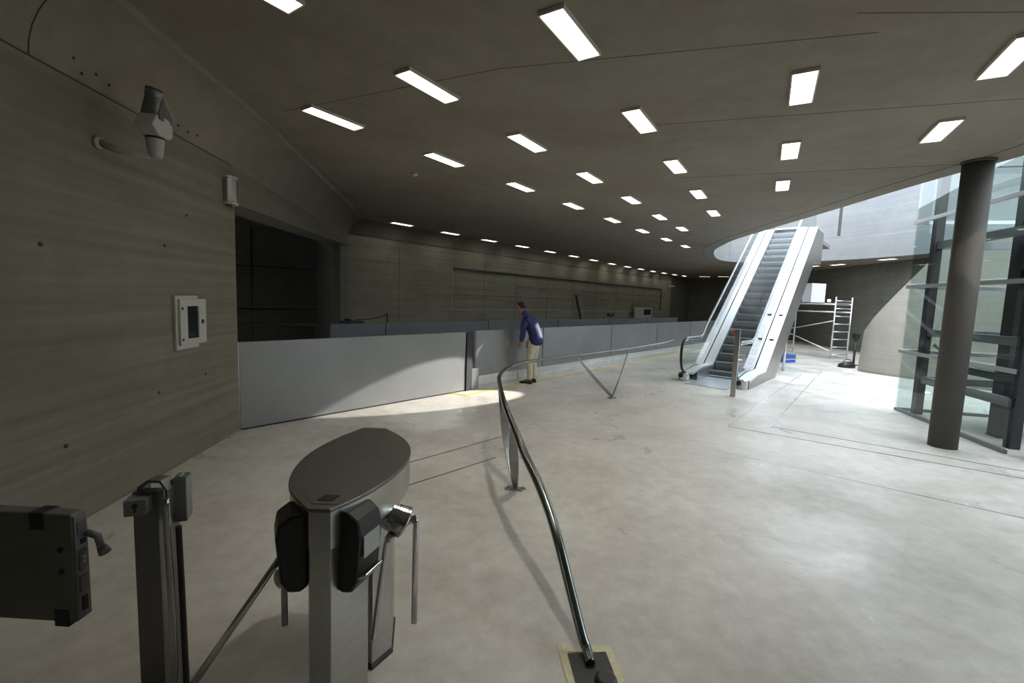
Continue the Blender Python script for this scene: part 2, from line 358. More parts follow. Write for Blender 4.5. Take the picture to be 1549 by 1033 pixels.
# tie holes in the left wall
mb = MB()
for y, z in ((3.1, 2.05), (3.2, 0.62), (4.35, 2.18), (4.2, 0.80), (2.75, 1.4), (4.7, 2.52), (4.95, 0.85)): mb.lathe([(0.016, -0.003), (0.016, 0.003)], (WL(y)+0.002, y, z), (1, 0.09, 0), 10)
for y, z in ((3.42, 3.40), (3.62, 3.38), (3.75, 3.36), (3.5, 3.33), (4.6, 3.36), (4.75, 3.35), (4.9, 3.37)): mb.lathe([(0.012, -0.004), (0.012, 0.004)], (WL(y)+0.49-math.sqrt(.49**2-(z-3.26)**2)+.002, y, z), (1, 0.09, -.3), 10)
struct(mb.build('trim_10', M_BLACK))
# pale enclosure wall round the far side of the opening (upper storey)
i0 = min(range(len(rimc)), key=lambda i: (rimc[i]-Vector((7.1, 16.5, 0))).length); i1 = min(range(len(rimc)), key=lambda i: (rimc[i]-Vector((13.75, 9.2, 0))).length)
up_pts = [tuple(p[:2]) for p in rimc[i0-4:i1+1]]
up_pts = [(10+(x-10)*.996, 11+(y-11)*.996) for x, y in up_pts]
struct(poly_wall('wall_upper', up_pts, HC-0.005, 6.7, 0.35, M_WHITEW, side=1))
js = []
for z in (4.55, 5.5, 6.4): js.append([(p[0]*0.9995+.005, p[1]*0.9995+.004, z) for p in up_pts[4:]])
strips('trim_11', js, M_WHITE, 0.005)
# concrete upstand under the barrier
B1 = Vector((-0.70, 8.86, 0))
mb = MB(); a = B1-NV*0.02; b = B1+EV*15.0
mb.prism([tuple((a+NV*0.06)[:2]), tuple((b+NV*0.06)[:2]), tuple((b-NV*0.25)[:2]), tuple((a-NV*0.25)[:2])], 0, 0.25)
struct(mb.build('trim_12', M_KERB))
# floor joints
def fstrip(name, path, wdt, mat, z=0.0015):
    mb = MB()
    for p in path:
        for a, b in zip(p, p[1:]): mb.bar((a[0], a[1], z), (b[0], b[1], z), wdt, 0.003)
    return mb.build(name, mat)
struct(fstrip('trim_13', [[(3.28, 6.67), (5.74, 4.91), (8.2, 3.1)], [(3.96, 6.75), (6.01, 5.15), (8.6, 3.1)], [(-1.17, 4.63), (-0.08, 5.79)], [(-1.0, 4.09), (-0.14, 4.99)]], 0.012, M_JOINTS))
struct(fstrip('trim_14', [[(3.28, 6.67), (8.0, 12.4)], [(3.96, 6.75), (9.1, 13.2)], [(2.58, 5.55), (4.22, 4.23), (6.3, 2.6)]], 0.010, M_JOINTB))

# ================================================================== CEILING LAMPS
def lamp_proto():
    root = empty('ceiling_lamp', (0, 0, 0), 0, 'x', 'ceiling lamp')
    mb = MB(); L_, W_, T = 0.68, 0.20, 0.022
    for sx in (-1, 1): mb.box((sx*(W_/2-0.006), 0, 0), (0.012, L_, 0.03))
    for sy in (-1, 1): mb.box((0, sy*(L_/2-0.006), 0), (W_-0.024, 0.012, 0.03))
    mb.build('lamp_frame', M_LAMPF, root)
    MB().box((0, 0, 0.004), (W_-0.024, L_-0.024, 0.012)).build('diffuser', M_LAMP, root)
    return root
LP = lamp_proto(); LPK = list(LP.children); used = [False]
def place_lamp(x, y, az, label, group):
    if not used[0]: o = LP; used[0] = True
    else:
        o = LP.copy(); COL.objects.link(o)
        for c in LPK:
            k = c.copy(); COL.objects.link(k); k.parent = o
    if y < 9.0 and x > -1.2:
        l_ = spot('lamp_light', (x, y, HC-0.04), (x, y, 0), 110 if abs(x-.36) < .1 else 60 if abs(x-4.22) < .1 else 7, 120, 1.0, (1.0, 0.95, 0.82), 0.03); l_.parent = None
    o.location = (x, y, HC-0.014); o.rotation_euler = (0, 0, -R(az)); o['label'] = label; o['group'] = group
rows = [
 ('of the second row from the left wall', 'lamps of the second row from the left wall', [(-1.71+.77, 3.24-0.25)] and [(-0.86, 4.45), (0.11, 5.89), (1.14, 7.39), (2.17, 8.86), (3.23, 10.48), (4.29, 11.98)], 33),
 ('of the row nearest the left wall', 'lamps of the row nearest the left wall', [(-2.08, 5.31), (-1.05, 6.72), (0.06, 8.15), (1.17, 9.59), (2.30, 11.08), (3.43, 12.56), (4.58, 14.05), (5.72, 15.55)], 34),
 ('of the row passing over the curved handrail', 'lamps of the middle row over the handrail', [(0.36, 3.54), (1.29, 5.08), (2.23, 6.65), (3.19, 8.22), (4.16, 9.83)], 32),
 ('of the row leading towards the escalator head', 'lamps of the row left of the opening', [(2.49, 4.22), (3.36, 5.84), (4.22, 7.46)], 29),
 ('of the short row in front of the round dark columns', 'lamps of the short right-hand row', [(3.68, 3.62), (4.50, 5.07)], 28),
 ('of the long row along the far concrete wall', 'lamps along the far concrete wall', [(-3.16, 12.85), (-2.03, 14.36), (-0.9, 15.83), (0.26, 17.26), (1.42, 18.79), (2.6, 20.38), (3.76, 21.99), (5.02, 23.75), (6.2, 25.3), (7.35, 26.75), (8.5, 28.2), (9.6, 29.5), (10.7, 30.7), (11.73, 31.75)], 40)]
for desc, grp, pts, az in rows:
    for i, (x, y) in enumerate(pts):
        place_lamp(x, y, az, 'ceiling lamp, %s %s' % (ORD[i], desc), grp)
place_lamp(-1.75, 3.05, 34, 'white ceiling lamp cut by the top edge above the left wall camera', 'lamps of the row nearest the left wall')
for i, (x, y) in enumerate([(13.12, 31.69), (14.08, 30.99)]):
    place_lamp(x, y, 115, 'tiny far ceiling lamp by the rear wall, %s of the two left of the escalator' % ('left', 'right')[i], 'lamps by the rear wall')
for i, (x, y, t) in enumerate([(13.66, 21.12, 'directly beside the escalator side'), (14.0, 20.0, 'second from the escalator'), (13.95, 17.3, 'middle one right of the pale fascia wall post'), (14.15, 15.3, 'seen through the glass lift shaft')]):
    place_lamp(x, y, 170, 'thin ceiling lamp behind the opening, %s' % t, 'lamps behind the opening')

dt = empty('smoke_detector', (-1.66, 7.56, HC), 0, 'tiny round detector on the ceiling left of the lamp rows', 'detector')
MB().lathe([(0.05, 0), (0.05, -0.02), (0.03, -0.04), (0.015, -0.05)], (0, 0, 0), seg=16).build('body', M_WHITE, dt)
# ================================================================== BARRIERS
def barrier(name, start, lens, z0, z1, mat, label, group, ez=EV, nv=NV, gap=0.025, th=0.05, post=M_DARKM):
    root = empty(name, start, 0, label, 'barrier', group); s = 0
    for L_ in lens:
        a = ez*s; b = ez*(s+L_-gap); mb = MB()
        mb.prism([tuple(a[:2]), tuple(b[:2]), tuple((b-nv*th)[:2]), tuple((a-nv*th)[:2])], z0, z1)
        mb.build('panel', mat, root, bevel=0.004)
        mb = MB(); c = b+ez*gap*.5-nv*(th*.55); mb.box((c.x, c.y, (z0+z1)/2-0.01), (0.06, gap*0.98, z1-z0-0.03), rz=-AZ); mb.build('post', post, root)
        s += L_
    return root
b0 = Vector((-3.42, 5.66, 0)); L1 = 3.86
r_ = empty('barrier', b0, 0, 'large plain grey metal barrier panel standing on the floor beside the left wall', 'barrier', 'grey barriers along the track')
mb = MB(); a = Vector((0, 0, 0)); b = EV*L1; mb.prism([tuple(a[:2]), tuple(b[:2]), tuple((b-NV*.05)[:2]), tuple((a-NV*.05)[:2])], 0.02, 1.13); mb.build('panel', M_PANEL, r_, bevel=0.004)
mb = MB(); mb.bar(EV*0.02+Vector((0, 0, 0.01))-NV*.025, EV*(L1-.02)+Vector((0, 0, 0.01))-NV*.025, 0.035, 0.02); mb.build('bottom_rail', M_BLACK, r_)
r_['label'] = 'large plain grey metal barrier panel standing on the floor beside the left wall'
# dark block put in as the shade of the angled return between the two runs
pp = b0+EV*(L1+0.02)
r_ = empty('barrier_gap_shade', pp, -AZ, 'dark block standing for shade in the grey barrier gap, with pale end plate', 'post')
MB().box((-0.04, 0.075, 0.555), (0.12, 0.15, 1.11)).build('post', M_DARKM, r_, bevel=0.004)  # block whose dark colour paints in the shade of the gap
MB().box((0.0, 0.23, 0.21), (0.04, 0.20, 0.42)).build('end_plate', M_PANEL, r_, bevel=0.003)
barrier('barrier', B1+NV*0.0, [2.16, 3.18, 3.05, 3.05, 3.05], 0.252, 1.14, M_PANEL, 'long grey panelled barrier on the concrete kerb, where the man stands', 'grey barriers along the track')
A3 = R(42.2); E3 = Vector((math.sin(A3), math.cos(A3), 0)); N3 = Vector((math.cos(A3), -math.sin(A3), 0))
barrier('barrier', Vector((-3.72, 9.29, 0)), [1.30, 3.25, 3.25, 3.25, 3.25, 3.25], 0.02, 1.14, M_PANEL2, 'darker grey panelled barrier further back, in front of the far wall', 'grey barriers along the track', ez=E3, nv=N3)
# dark railing in the recess
r_ = empty('railing', (-3.9, 9.1, 0), 0, 'dark tubular railing in the gloomy recess behind the large panel', 'railing')
mb = MB(); mb.tube([(0, 0, 1.12), (-1.35, 0.0, 1.12), (-1.45, -0.15, 1.12), (-1.5, -2.7, 1.12)], 0.025, 8); mb.build('top_rail', M_DARKM, r_)
for x, y in ((-0.03, 0), (-0.75, 0), (-1.48, -1.3), (-1.5, -2.65)):
    MB().tube([(x, y, 0), (x, y, 1.1)], 0.022, 8).build('post', M_DARKM, r_)
# ---- small things behind the barrier
tag(MB().bar(fw_pt(12.3, 0, .45), fw_pt(12.0, 2.05, .05), 0.09, 0.06, ref=(-E2.y, E2.x, 0)).build('plank', M_DARKM), 'dark plank leaning against the far concrete wall', 'plank')
c = W0+E2*18.9+N2*0.6
r_ = empty('cabinet', (c.x, c.y, 0), -A2, 'pale grey electrical cabinet with dark window before the far wall', 'cabinet')
MB().bbox(-0.25, 0.25, -0.75, 0.75, 0, 1.52).build('body', M_WHITE, r_, bevel=0.01)
MB().bbox(0.25, 0.27, -0.55, 0.45, 1.1, 1.4).build('window', M_SCREEN, r_)
c = W0+E2*12.0+N2*1.9
r_ = empty('work_lamp', (c.x, c.y, 0), 0, 'dark work lamp on a low stand left of the leaning plank', 'lamp')
MB().tube([(0, 0, 0.02), (0, 0, 1.12)], 0.018, 8).build('stand', M_DARKM, r_)
MB().box((0, 0, 1.2), (0.30, 0.16, 0.16), rz=0.4).build('head', M_DARKM, r_, bevel=0.02)
MB().lathe([(0.16, 0), (0.16, 0.02), (0.03, 0.05)], (0, 0, 0)).build('foot', M_DARKM, r_)
c = Vector((-4.05, 11.2, 0))
r_ = empty('cable_box', (c.x, c.y, 0), -A3, 'dark equipment box behind the second barrier, beside the recess edge', 'box')
MB().bbox(-0.2, 0.2, -0.15, 0.32, 0, 1.10).build('body', M_DARKM, r_, bevel=0.01)
mb = MB(); mb.lathe([(0.05, 0), (0.09, 0.01), (0.09, 0.05), (0.05, 0.06)], (0, -0.02, 1.10)); mb.build('cable_coil', M_RUBBER, r_)
c = Vector((-3.02, 10.95, 0))
r_ = empty('thin_post', (c.x, c.y, 0), 0, 'thin dark post with a slack black cable, behind the second barrier', 'post')
MB().tube([(0, 0, 0), (0, 0, 1.34)], 0.015, 8).build('pole', M_DARKM, r_)
MB().tube(crom([(0, 0, 1.30), (-0.3, 0.05, 1.2), (-0.6, 0.12, 1.16), (-0.85, 0.22, 1.13)], 5), 0.012, 6).build('cable', M_RUBBER, r_)
tag(MB().box((0, 0, 0), (0.16, 0.2, 0.2), rz=-A2).lathe([(0.07, 0), (0.07, 0.16)], (0.1, -0.05, 0), (0.8, -0.6, -0.2), 12).build('wall_light', M_WHITE), 'small pale fitting high on the far wall near its dark end', 'wall light').location = Vector(fw_pt(24.6, 3.0, 0.08))

# yellow floor line
yl = MB(); pts = [(-1.13, 8.36), (-0.84, 8.17), (2.6, 12.27), (6.07, 16.42), (8.0, 18.75)]
for a, b in zip(pts, pts[1:]): yl.bar((a[0], a[1], 0.002), (b[0], b[1], 0.002), 0.06, 0.004)
tag(yl.build('floor_marking', M_YELLOW), 'thin yellow line painted on the floor along the barrier', 'floor marking')
mb = MB(); mb.prism([(0.10, 6.70), (0.19, 6.72), (0.18, 6.80), (0.11, 6.79)], 0.001, 0.006)
tag(mb.build('paper_scrap', M_WHITE), 'small white scrap of paper on the floor beyond the handrail bend', 'paper')

# ================================================================== CURVED HANDRAIL
rail_pts = [(0.442, 2.086, 0.020), (0.432, 2.154, 0.045), (0.414, 2.200, 0.080), (0.366, 2.425, 0.220), (0.321, 2.599, 0.355), (0.273, 2.806, 0.460), (0.204, 3.039, 0.560), (0.130, 3.269, 0.640), (0.081, 3.469, 0.700), (0.027, 3.720, 0.760), (-0.036, 4.024, 0.825), (-0.082, 4.375, 0.870), (-0.125, 4.867, 0.910), (-0.125, 5.05, .925),
            (-0.09, 5.45, .92), (0.02, 5.88, .92), (0.28, 6.38, .92), (1.05, 7.25, .92), (2.16, 8.5, .92), (3.0, 9.45, .94), (3.78, 10.42, .97)]
hr = empty('handrail', (0.08, 4.16, 0), 0, 'long curved tubular steel handrail on V-shaped plate legs across the hall', 'handrail')
off = Vector((0.08, 4.16, 0))
rp = crom(rail_pts, 6); rad = [0.0235+0.009*math.exp(-((p.y-3.0)/0.75)**2) if p.y < 5 else 0.0235 for p in rp]
MB().tube([p-off for p in rp], 0.024, 14, radii=rad).build('rail', M_RAIL, hr)
def vleg(foot, tops, ang):
    for k, tp in enumerate(tops):
        f = Vector(foot)+Vector((0, 0, 0.02)); t = Vector(tp); pts = []; d = t-f
        for i in range(11):
            q = i/10; pts.append(f+d*q+Vector((0, 0, -0.05*math.sin(pi*q)*(1 if k else .3)))-off)
        def wv(i, k=k): 
            q = i/10; a = ang+(0.9 if k else -0.7)*(1-q); wd = 0.020+0.024*math.sin(pi*min(1, q*1.0)*.9+.25)
            return Vector((math.cos(a), math.sin(a), 0))*wd
        MB().strip(pts, wv).build('leg', M_LEG, hr)
    mb = MB(); c = Vector(foot)-off
    mb.box(c+Vector((0, 0, 0.005)), (0.20, 0.045, 0.01), rz=ang+.15); mb.box(c+Vector((0, 0, 0.006)), (0.16, 0.04, 0.012), rz=ang-.6)
    mb.lathe([(0.012, 0.01), (0.012, 0.025)], c+Vector((0.07, 0, 0)), seg=8); mb.lathe([(0.012, 0.01), (0.012, 0.025)], c-Vector((0.07, 0, 0)), seg=8)
    mb.build('foot_plate', M_LEG, hr)
vleg((0.08, 4.16, 0), [(0.03, 3.80, .70), (-0.10, 4.55, .86)], 0.0)
vleg((1.91, 8.40, 0), [(1.05, 7.25, .90), (2.22, 8.56, .92)], 0.85)
MB().lathe([(0.055, 0.008), (0.05, 0.03), (0.035, 0.04)], (0.50-off.x, 1.99-off.y, 0)).build('foot_cap', M_DARKM, hr)
mb = MB(); mb.box((0.45-off.x, 2.05-off.y, 0.004), (0.20, 0.24, 0.008), rz=0.1); mb.build('base_plate', M_DARKM, hr)
for q, (cx, cy, sx, sy, rz) in enumerate([(0.43, 2.20, 0.24, 0.045, 0.02), (0.33, 2.10, 0.05, 0.26, 0.12), (0.56, 2.10, 0.045, 0.24, 0.1)]):
    t = MB().box((cx, cy, 0.0025+q*0.0008), (sx, sy, 0.002), rz=rz).build('masking_tape_strip', M_TAPE)
    tag(t, ['pale masking tape strip on the far side of the handrail base plate', 'pale masking tape strip left of the handrail base plate', 'pale masking tape strip right of the handrail base plate'][q], 'tape', 'masking tape round the handrail base')

# ================================================================== TURNSTILE
ts = empty('turnstile', (-0.70, 1.95, 0), R(7.0), 'stainless steel turnstile with leaf-shaped lid and black readers in the foreground', 'turnstile')
# local: y along the lid (front = -), x to the right.
def ln(x, y): return Vector((x, y, 0))
Rt = Matrix.Rotation(-R(7.0), 3, 'Z'); o_ = Vector((-0.70, 1.95, 0))
def tl(x, y): return Rt @ (Vector((x, y, 0))-o_)
lid = [tl(-.733, 1.61), tl(-.65, 1.61), tl(-.565, 1.76), tl(-.505, 1.95), tl(-.485, 2.14), tl(-.515, 2.33), tl(-.60, 2.50), tl(-.735, 2.655), tl(-.87, 2.655),
       tl(-.945, 2.45), tl(-.985, 2.22), tl(-.965, 1.99), tl(-.885, 1.78)]
lidc = []
segs = [lid[1:8], lid[8:13]+[lid[0]]]
for s_ in segs: lidc += crom(s_, 5)
shrink = lambda pts, k, c=tl(-.73, 2.12): [c+(p-c)*k for p in pts]
MB().prism([tuple(p[:2]) for p in lidc], 0.985, 1.0).build('lid', M_STEELTOP, ts, bevel=0.003)
MB().prism([tuple(p[:2]) for p in shrink(lidc, .985)], 0.84, 0.984).build('housing', M_STEEL, ts)
cp = [tl(-.735, 1.65), tl(-.645, 1.65), tl(-.595, 1.73), tl(-.63, 1.765), tl(-.72, 1.775), tl(-.80, 1.76), tl(-.80, 1.73)]
mb = MB(); mb.prism([tuple(p[:2]) for p in cp], 1.0, 1.002); mb.build('display_plate', M_STEELTOP, ts)
d4 = [tl(-.725, 1.675), tl(-.665, 1.675), tl(-.652, 1.725), tl(-.715, 1.725)]
MB().prism([tuple(p[:2]) for p in d4], 1.002, 1.004).build('display', M_SCREEN, ts)
fp = [tl(-.735, 1.625), tl(-.655, 1.625), tl(-.565, 1.79), tl(-.585, 1.86), tl(-.80, 1.86), tl(-.815, 1.79)]
MB().prism([tuple(p[:2]) for p in fp], 0.0, 0.838).build('front_pedestal', M_STEEL, ts, bevel=0.003)
bp_ = [tl(-.685, 2.06), tl(-.62, 2.03), tl(-.555, 2.14), tl(-.60, 2.36), tl(-.80, 2.40), tl(-.84, 2.10)]
MB().prism([tuple(p[:2]) for p in bp_], 0.0, 0.838).build('rear_pedestal', M_STEEL, ts, bevel=0.003)
MB().prism([tuple((tl(-.70, 2.21)+(p-tl(-.70, 2.21))*1.06)[:2]) for p in bp_], 0.0, 0.015).build('rear_foot', M_DARKM, ts)
# readers (left / right of the front pedestal)
def reader(sgn, c, z0, z1, rz, lab):
    # c: centre on plan, body 0.10 deep, 0.16 long, sloped hood
    M = Matrix.Rotation(rz, 3, 'Z'); mb = MB()
    prof = [(0, z0+.02), (.03, z0), (.075, z0+.01), (.10, z0+.055), (.105, z0+.12), (.115, z1-.09), (.105, z1-.03), (.06, z1), (0, z1+.005)]
    a = [c+M @ Vector((sgn*x, -0.075, z)) for x, z in prof]; mb.extr(a, M @ Vector((0, 0.15, 0)))
    body = mb.build('card_reader', M_BLACK, ts, bevel=0.012); body['label'] = lab
    return M
Mr = reader(1, tl(-.632, 1.735)+Vector((0.0, 0, 0)), 0.64, 0.965, -R(25), 'black card reader facing right')
Ml = reader(-1, tl(-.79, 1.73), 0.64, 0.955, R(22), 'black card reader facing left')
c = tl(-.632, 1.735)
mb = MB(); mb.box(c+Mr @ Vector((0.118, -0.005, 0.835)), (0.006, 0.10, 0.085), rz=-R(25)); mb.build('reader_label', M_LABEL, ts)['label'] = 'pale label plate'
mb = MB(); mb.box(c+Mr @ Vector((0.105, -0.01, 0.715)), (0.07, 0.11, 0.012), M=Matrix.Rotation(-R(25), 3, 'Z') @ Matrix.Rotation(R(-28), 3, 'Y')); mb.build('ticket_tray', M_CHROME, ts, bevel=0.004)['label'] = 'shiny ticket tray'
c = tl(-.79, 1.73)
mb = MB(); mb.lathe([(0.034, 0), (0.034, 0.012), (0.02, 0.02)], c+Ml @ Vector((-0.095, -0.03, 0.695)), (-0.7, -0.6, 0), 16); mb.build('reader_button', M_LABEL, ts)['label'] = 'pale round plate'
# right-hand tripod: ribbed cone hub and arms
hubc = tl(-.535, 1.985)+Vector((0, 0, 0.80)); hax = (Rt @ Vector((0.80, 0.12, -0.42))).normalized()
prof = [(0.045, -0.06), (0.056, -0.01)]
for k in range(6): prof += [(0.0590+0.002*k, k*0.014), (0.0605+0.002*k, 0.0015+k*0.014), (0.0622+0.002*k, 0.0125+k*0.014)]
prof += [(0.068, 0.088), (0.060, 0.092), (0.02, 0.095)]
MB().lathe(prof, hubc, hax, 28, smooth=False).build('hub', M_CHROME, ts)
def arm(p0, pts, nm='arm', r=0.0135):
    m_ = MB(); m_.tube([p0]+pts, r, 12); m_.lathe([(0.02, -0.02), (0.02, 0.02)], p0, (Vector(pts[0])-Vector(p0)), 12); return m_.build(nm, M_CHROME, ts)
def T3(x, y, z): return tl(x, y)+Vector((0, 0, z))
arm(T3(-.445, 1.985, .775), [T3(-.412, 1.982, .795), T3(-.408, 1.98, .77), T3(-.402, 1.945, .31)])
arm(T3(-.515, 1.95, .715), [T3(-.525, 1.952, .70), T3(-.535, 1.955, .68), T3(-.585, 1.935, .24), T3(-.60, 1.935, .225)])
# left-hand tripod
hubl = T3(-.83, 1.93, .78); haxl = (Rt @ Vector((-0.85, 0.0, -0.35))).normalized()
MB().lathe(prof, hubl, haxl, 28, smooth=False).build('hub', M_CHROME, ts)
arm(T3(-.905, 1.90, .72), [T3(-.93, 1.86, .70), T3(-.94, 1.84, .66), T3(-.94, 1.84, .36)])
arm(T3(-.90, 1.90, .74), [T3(-.915, 1.80, .722), T3(-.93, 1.76, .69), T3(-1.20, 1.57, .24)])

# ================================================================== GATE POST AND SWING GATE (left foreground)
gp = empty('gate_post', (-1.47, 1.80, 0), 0, 'slim grey gate post with lock box and green-topped reader beside the swing gate', 'gate post')
g0 = Vector((-1.47, 1.80, 0))
mb = MB(); mb.box(Vector((-1.515, 1.85, .47))-g0, (0.095, 0.05, .94), rz=R(8)); mb.build('post', M_POST, gp, bevel=0.003)
arch = [(-1.545, 1.86, 0.90), (-1.54, 1.86, 0.955), (-1.50, 1.86, 0.985), (-1.45, 1.86, 0.985), (-1.425, 1.86, 0.95), (-1.42, 1.86, 0.6), (-1.415, 1.86, 0.02)]
MB().strip([Vector(p)-g0 for p in arch], lambda i: (0, 0.03, 0)).build('bent_cover', M_POST, gp)
MB().tube([Vector(p)-g0 for p in crom([(-1.405, 1.80, 0.93), (-1.40, 1.80, 0.7), (-1.38, 1.78, 0.42), (-1.375, 1.77, 0.16), (-1.41, 1.78, 0.05)], 5)], 0.014, 10).build('cable_tube', M_STEEL, gp)
MB().tube([Vector(p)-g0 for p in crom([(-1.37, 1.82, 0.80), (-1.365, 1.82, 0.5), (-1.345, 1.80, 0.1), (-1.345, 1.80, 0.02)], 5)], 0.012, 10).build('cable_tube', M_DARKM, gp)
lb = MB().box(Vector((-1.515, 1.80, 0.90))-g0, (0.078, 0.08, 0.066), rz=R(20)).build('lock_box', M_GATELT, gp, bevel=0.003)
Mk = Matrix.Rotation(R(20), 3, 'Z'); kc = Vector((-1.515, 1.80, 0.90))-g0
mb = MB(); mb.lathe([(0.010, 0), (0.010, 0.004)], kc+Mk @ Vector((0, -0.041, 0.010)), (0.34, -0.94, 0), 12); mb.box(kc+Mk @ Vector((0, -0.042, -0.006)), (0.006, 0.004, 0.024), rz=R(20)); mb.build('keyhole', M_BLACK, gp)
MB().box(Vector((-1.415, 1.91, 0.885))-g0, (0.05, 0.075, 0.19), rz=R(20)).build('reader_box', M_GATELT, gp, bevel=0.003)
mb = MB(); mb.box(Vector((-1.415, 1.91, 0.982))-g0, (0.044, 0.066, 0.004), rz=R(20)); mb.build('green_sign', M_GREEN, gp)
mb = MB(); q = Vector((-1.415, 1.91, 0.985))-g0; mb.extr([q+Mk @ Vector(k) for k in ((-.004, .025, 0), (.004, .025, 0), (.004, -.005, 0), (.014, -.005, 0), (0, -.026, 0), (-.014, -.005, 0), (-.004, -.005, 0))], (0, 0, .003)); mb.build('arrow_mark', M_LABEL, gp)
ga = Vector((-1.70, 1.73, 0))
sg = empty('swing_gate', ga, R(178), 'thick dark grey swing gate panel hanging from the left edge of the photo', 'gate')
# local x runs away from the free end (towards the left wall)
zt, zb = 0.895, 0.445
MB().bbox(0.0, 1.18, -0.03, 0.03, zb, zt).build('panel', M_GATE, sg, bevel=0.008)
MB().bbox(-0.008, 0.0, -0.026, 0.026, zb+.01, zt-.01).build('end_strip', M_GATELT, sg, bevel=0.002)
for z0, z1 in ((.80, .86), (.66, .74), (.57, .63)): MB().bbox(-0.0115, -0.008, -0.017, 0.017, z0, z1).build('end_plate', M_POST, sg)
MB().bbox(-0.011, -0.008, -0.010, 0.010, .485, .545).build('end_slot', M_BLACK, sg); MB().bbox(-0.0135, -0.008, -0.012, 0.006, .765, .785).build('end_slot', M_BLACK, sg)
for z in (.685, .702): MB().bbox(-0.014, -0.011, -0.008, 0.006, z, z+.011).build('end_mark', M_WHITE, sg)
for x, z in ((0.14, zt-.032), (0.06, zb+.018), (0.52, zb+.018)):
    MB().bbox(x-.03, x+.03, -0.034, 0.034, z-.035, z+.036).build('clip', M_BLACK, sg, bevel=0.003)
for z in (.75, .66): MB().lathe([(0.010, 0), (0.010, 0.006)], (0.05, 0.03, z), (0, 1, 0), 10).build('screw', M_BLACK, sg)
mb = MB(); mb.tube([(-0.008, -0.02, .80), (-0.045, -0.03, .78), (-0.05, -0.04, .72)], 0.014, 10); mb.lathe([(0.018, 0), (0.022, 0.03)], (-0.05, -0.04, .73), (-0.3, -0.2, -1), 12); mb.build('latch', M_GATELT, sg)
MB().tube([(1.16, 0, 0.0), (1.16, 0, 0.97)], 0.05, 16).build('hinge_post', M_POST, sg)

# ================================================================== ON THE LEFT WALL
wn = Vector((.9959, .0903, 0)); wd = Vector((-.0903, .9959, 0))
def wl(y, z, off=0.0): return Vector((WL(y), y, z))+wn*off
cc = empty('security_camera', wl(3.62, 2.88), R(5), 'pale security camera on a wall bracket, high on the left wall', 'security camera')
c0 = wl(3.62, 2.88)
MB().lathe([(0.05, 0), (0.05, 0.015), (0.035, 0.03)], wl(3.62, 2.88)-c0, tuple(wn), 16).build('wall_plate', M_CCTV, cc)
MB().tube([p-c0 for p in (wl(3.62, 2.88, .02), wl(3.63, 2.83, .15), wl(3.62, 2.81, .36))], 0.026, 12, radii=[.03, .024, .02]).build('bracket_arm', M_CCTV, cc)
MB().lathe([(0.035, -0.11), (0.048, -0.09), (0.062, 0.03), (0.062, 0.035)], wl(3.64, 2.91, .39)-c0, (0, 0, 1), 20).build('pan_base', M_CCTV, cc)
MB().lathe([(0.064, 0.0), (0.064, 0.008)], wl(3.64, 2.946, .39)-c0, (0, 0, 1), 20).build('gap_ring', M_BLACK, cc)
mb = MB(); hx = [(-.15, .03), (-.085, .125), (.07, .135), (.135, .09), (.135, .01), (.07, -.03), (-.07, -.03)]
mb.extr([wl(3.64, 2.99, .39)-c0+wd*a*1.0+Vector((0, 0, b-.0))-wn*.065 for a, b in hx], wn*.13); mb.build('tilt_head', M_CCTV, cc, bevel=0.012)
top = wl(3.63, 3.20, .38)-c0; ax = (wd*-0.18+Vector((0, 0, 1))*0.75+wn*0.30).normalized()
MB().lathe([(0.05, -0.12), (0.055, -0.1), (0.055, 0.06), (0.062, 0.065), (0.062, 0.12), (0.05, 0.125)], top, ax, 20).build('camera_barrel', M_POST, cc)
MB().lathe([(0.045, 0.125), (0.045, 0.128)], top, ax, 20).build('lens', M_BLACK, cc)
MB().bar(wl(3.80, 3.13, .40)-c0+Vector((0, 0, 0)), wl(3.68, 3.30, .38)-c0, 0.11, 0.012, ref=wd).build('sun_shield', M_CCTV, cc)
MB().box(wl(3.60, 3.10, .452)-c0, (0.02, 0.06, 0.035), rz=R(5)).build('lens_window', M_BLACK, cc)
sd = empty('wall_speaker', wl(5.50, 2.95, 0), R(5), 'small grey half-round wall speaker at the corner of the dark recess', 'speaker')
mb = MB(); pts = [(0, -.11), (.05, -.105), (.085, -.07), (.10, 0), (.085, .07), (.05, .105), (0, .11)]
mb.prism(pts, -0.14, 0.13); mb.build('body', M_TRUSS, sd, bevel=0.004)
for za in (-.165, .13): MB().prism([(x*1.04, y*1.04) for x, y in pts], za, za+.022).build('rim', M_WHITE, sd)
mb = MB(); mb.prism([(0.01, -.04), (.06, -.03), (.06, .03), (0.01, .04)], -0.19, -0.165); mb.build('bottom_cap', simple('copper_tone_plastic', (0.28, 0.12, 0.06), 0.5), sd)
bx = empty('wall_cabinet', wl(4.66, 1.44, 0), R(5.2), 'pale grey wall box with a tall dark glass window on the left wall', 'cabinet')
MB().bbox(0, 0.03, -0.23, 0.14, -0.27, 0.27).build('back_box', M_WHITE, bx, bevel=0.006)
mb = MB()   # door frame with window hole
for a in ((-.20, -.085, -.225, .235), (.105, .235, -.225, .235), (-.085, .105, -.225, -.165), (-.085, .105, .165, .235)): mb.bbox(0.03, 0.055, a[0], a[1], a[2], a[3])
dr = mb.build('door', M_WHITE, bx)
MB().bbox(0.034, 0.040, -0.085, 0.105, -0.165, 0.165).build('window', simple('window_dark_glass', (0.012, 0.014, 0.018), 0.06), bx)
mb = MB(); mb.bbox(0.055, 0.062, .15, .185, -0.02, 0.02); mb.bbox(0.055, 0.060, -.18, -.155, .13, .155); mb.bbox(0.055, 0.060, -.18, -.155, -.18, -.155); mb.build('latch', M_BLACK, bx)

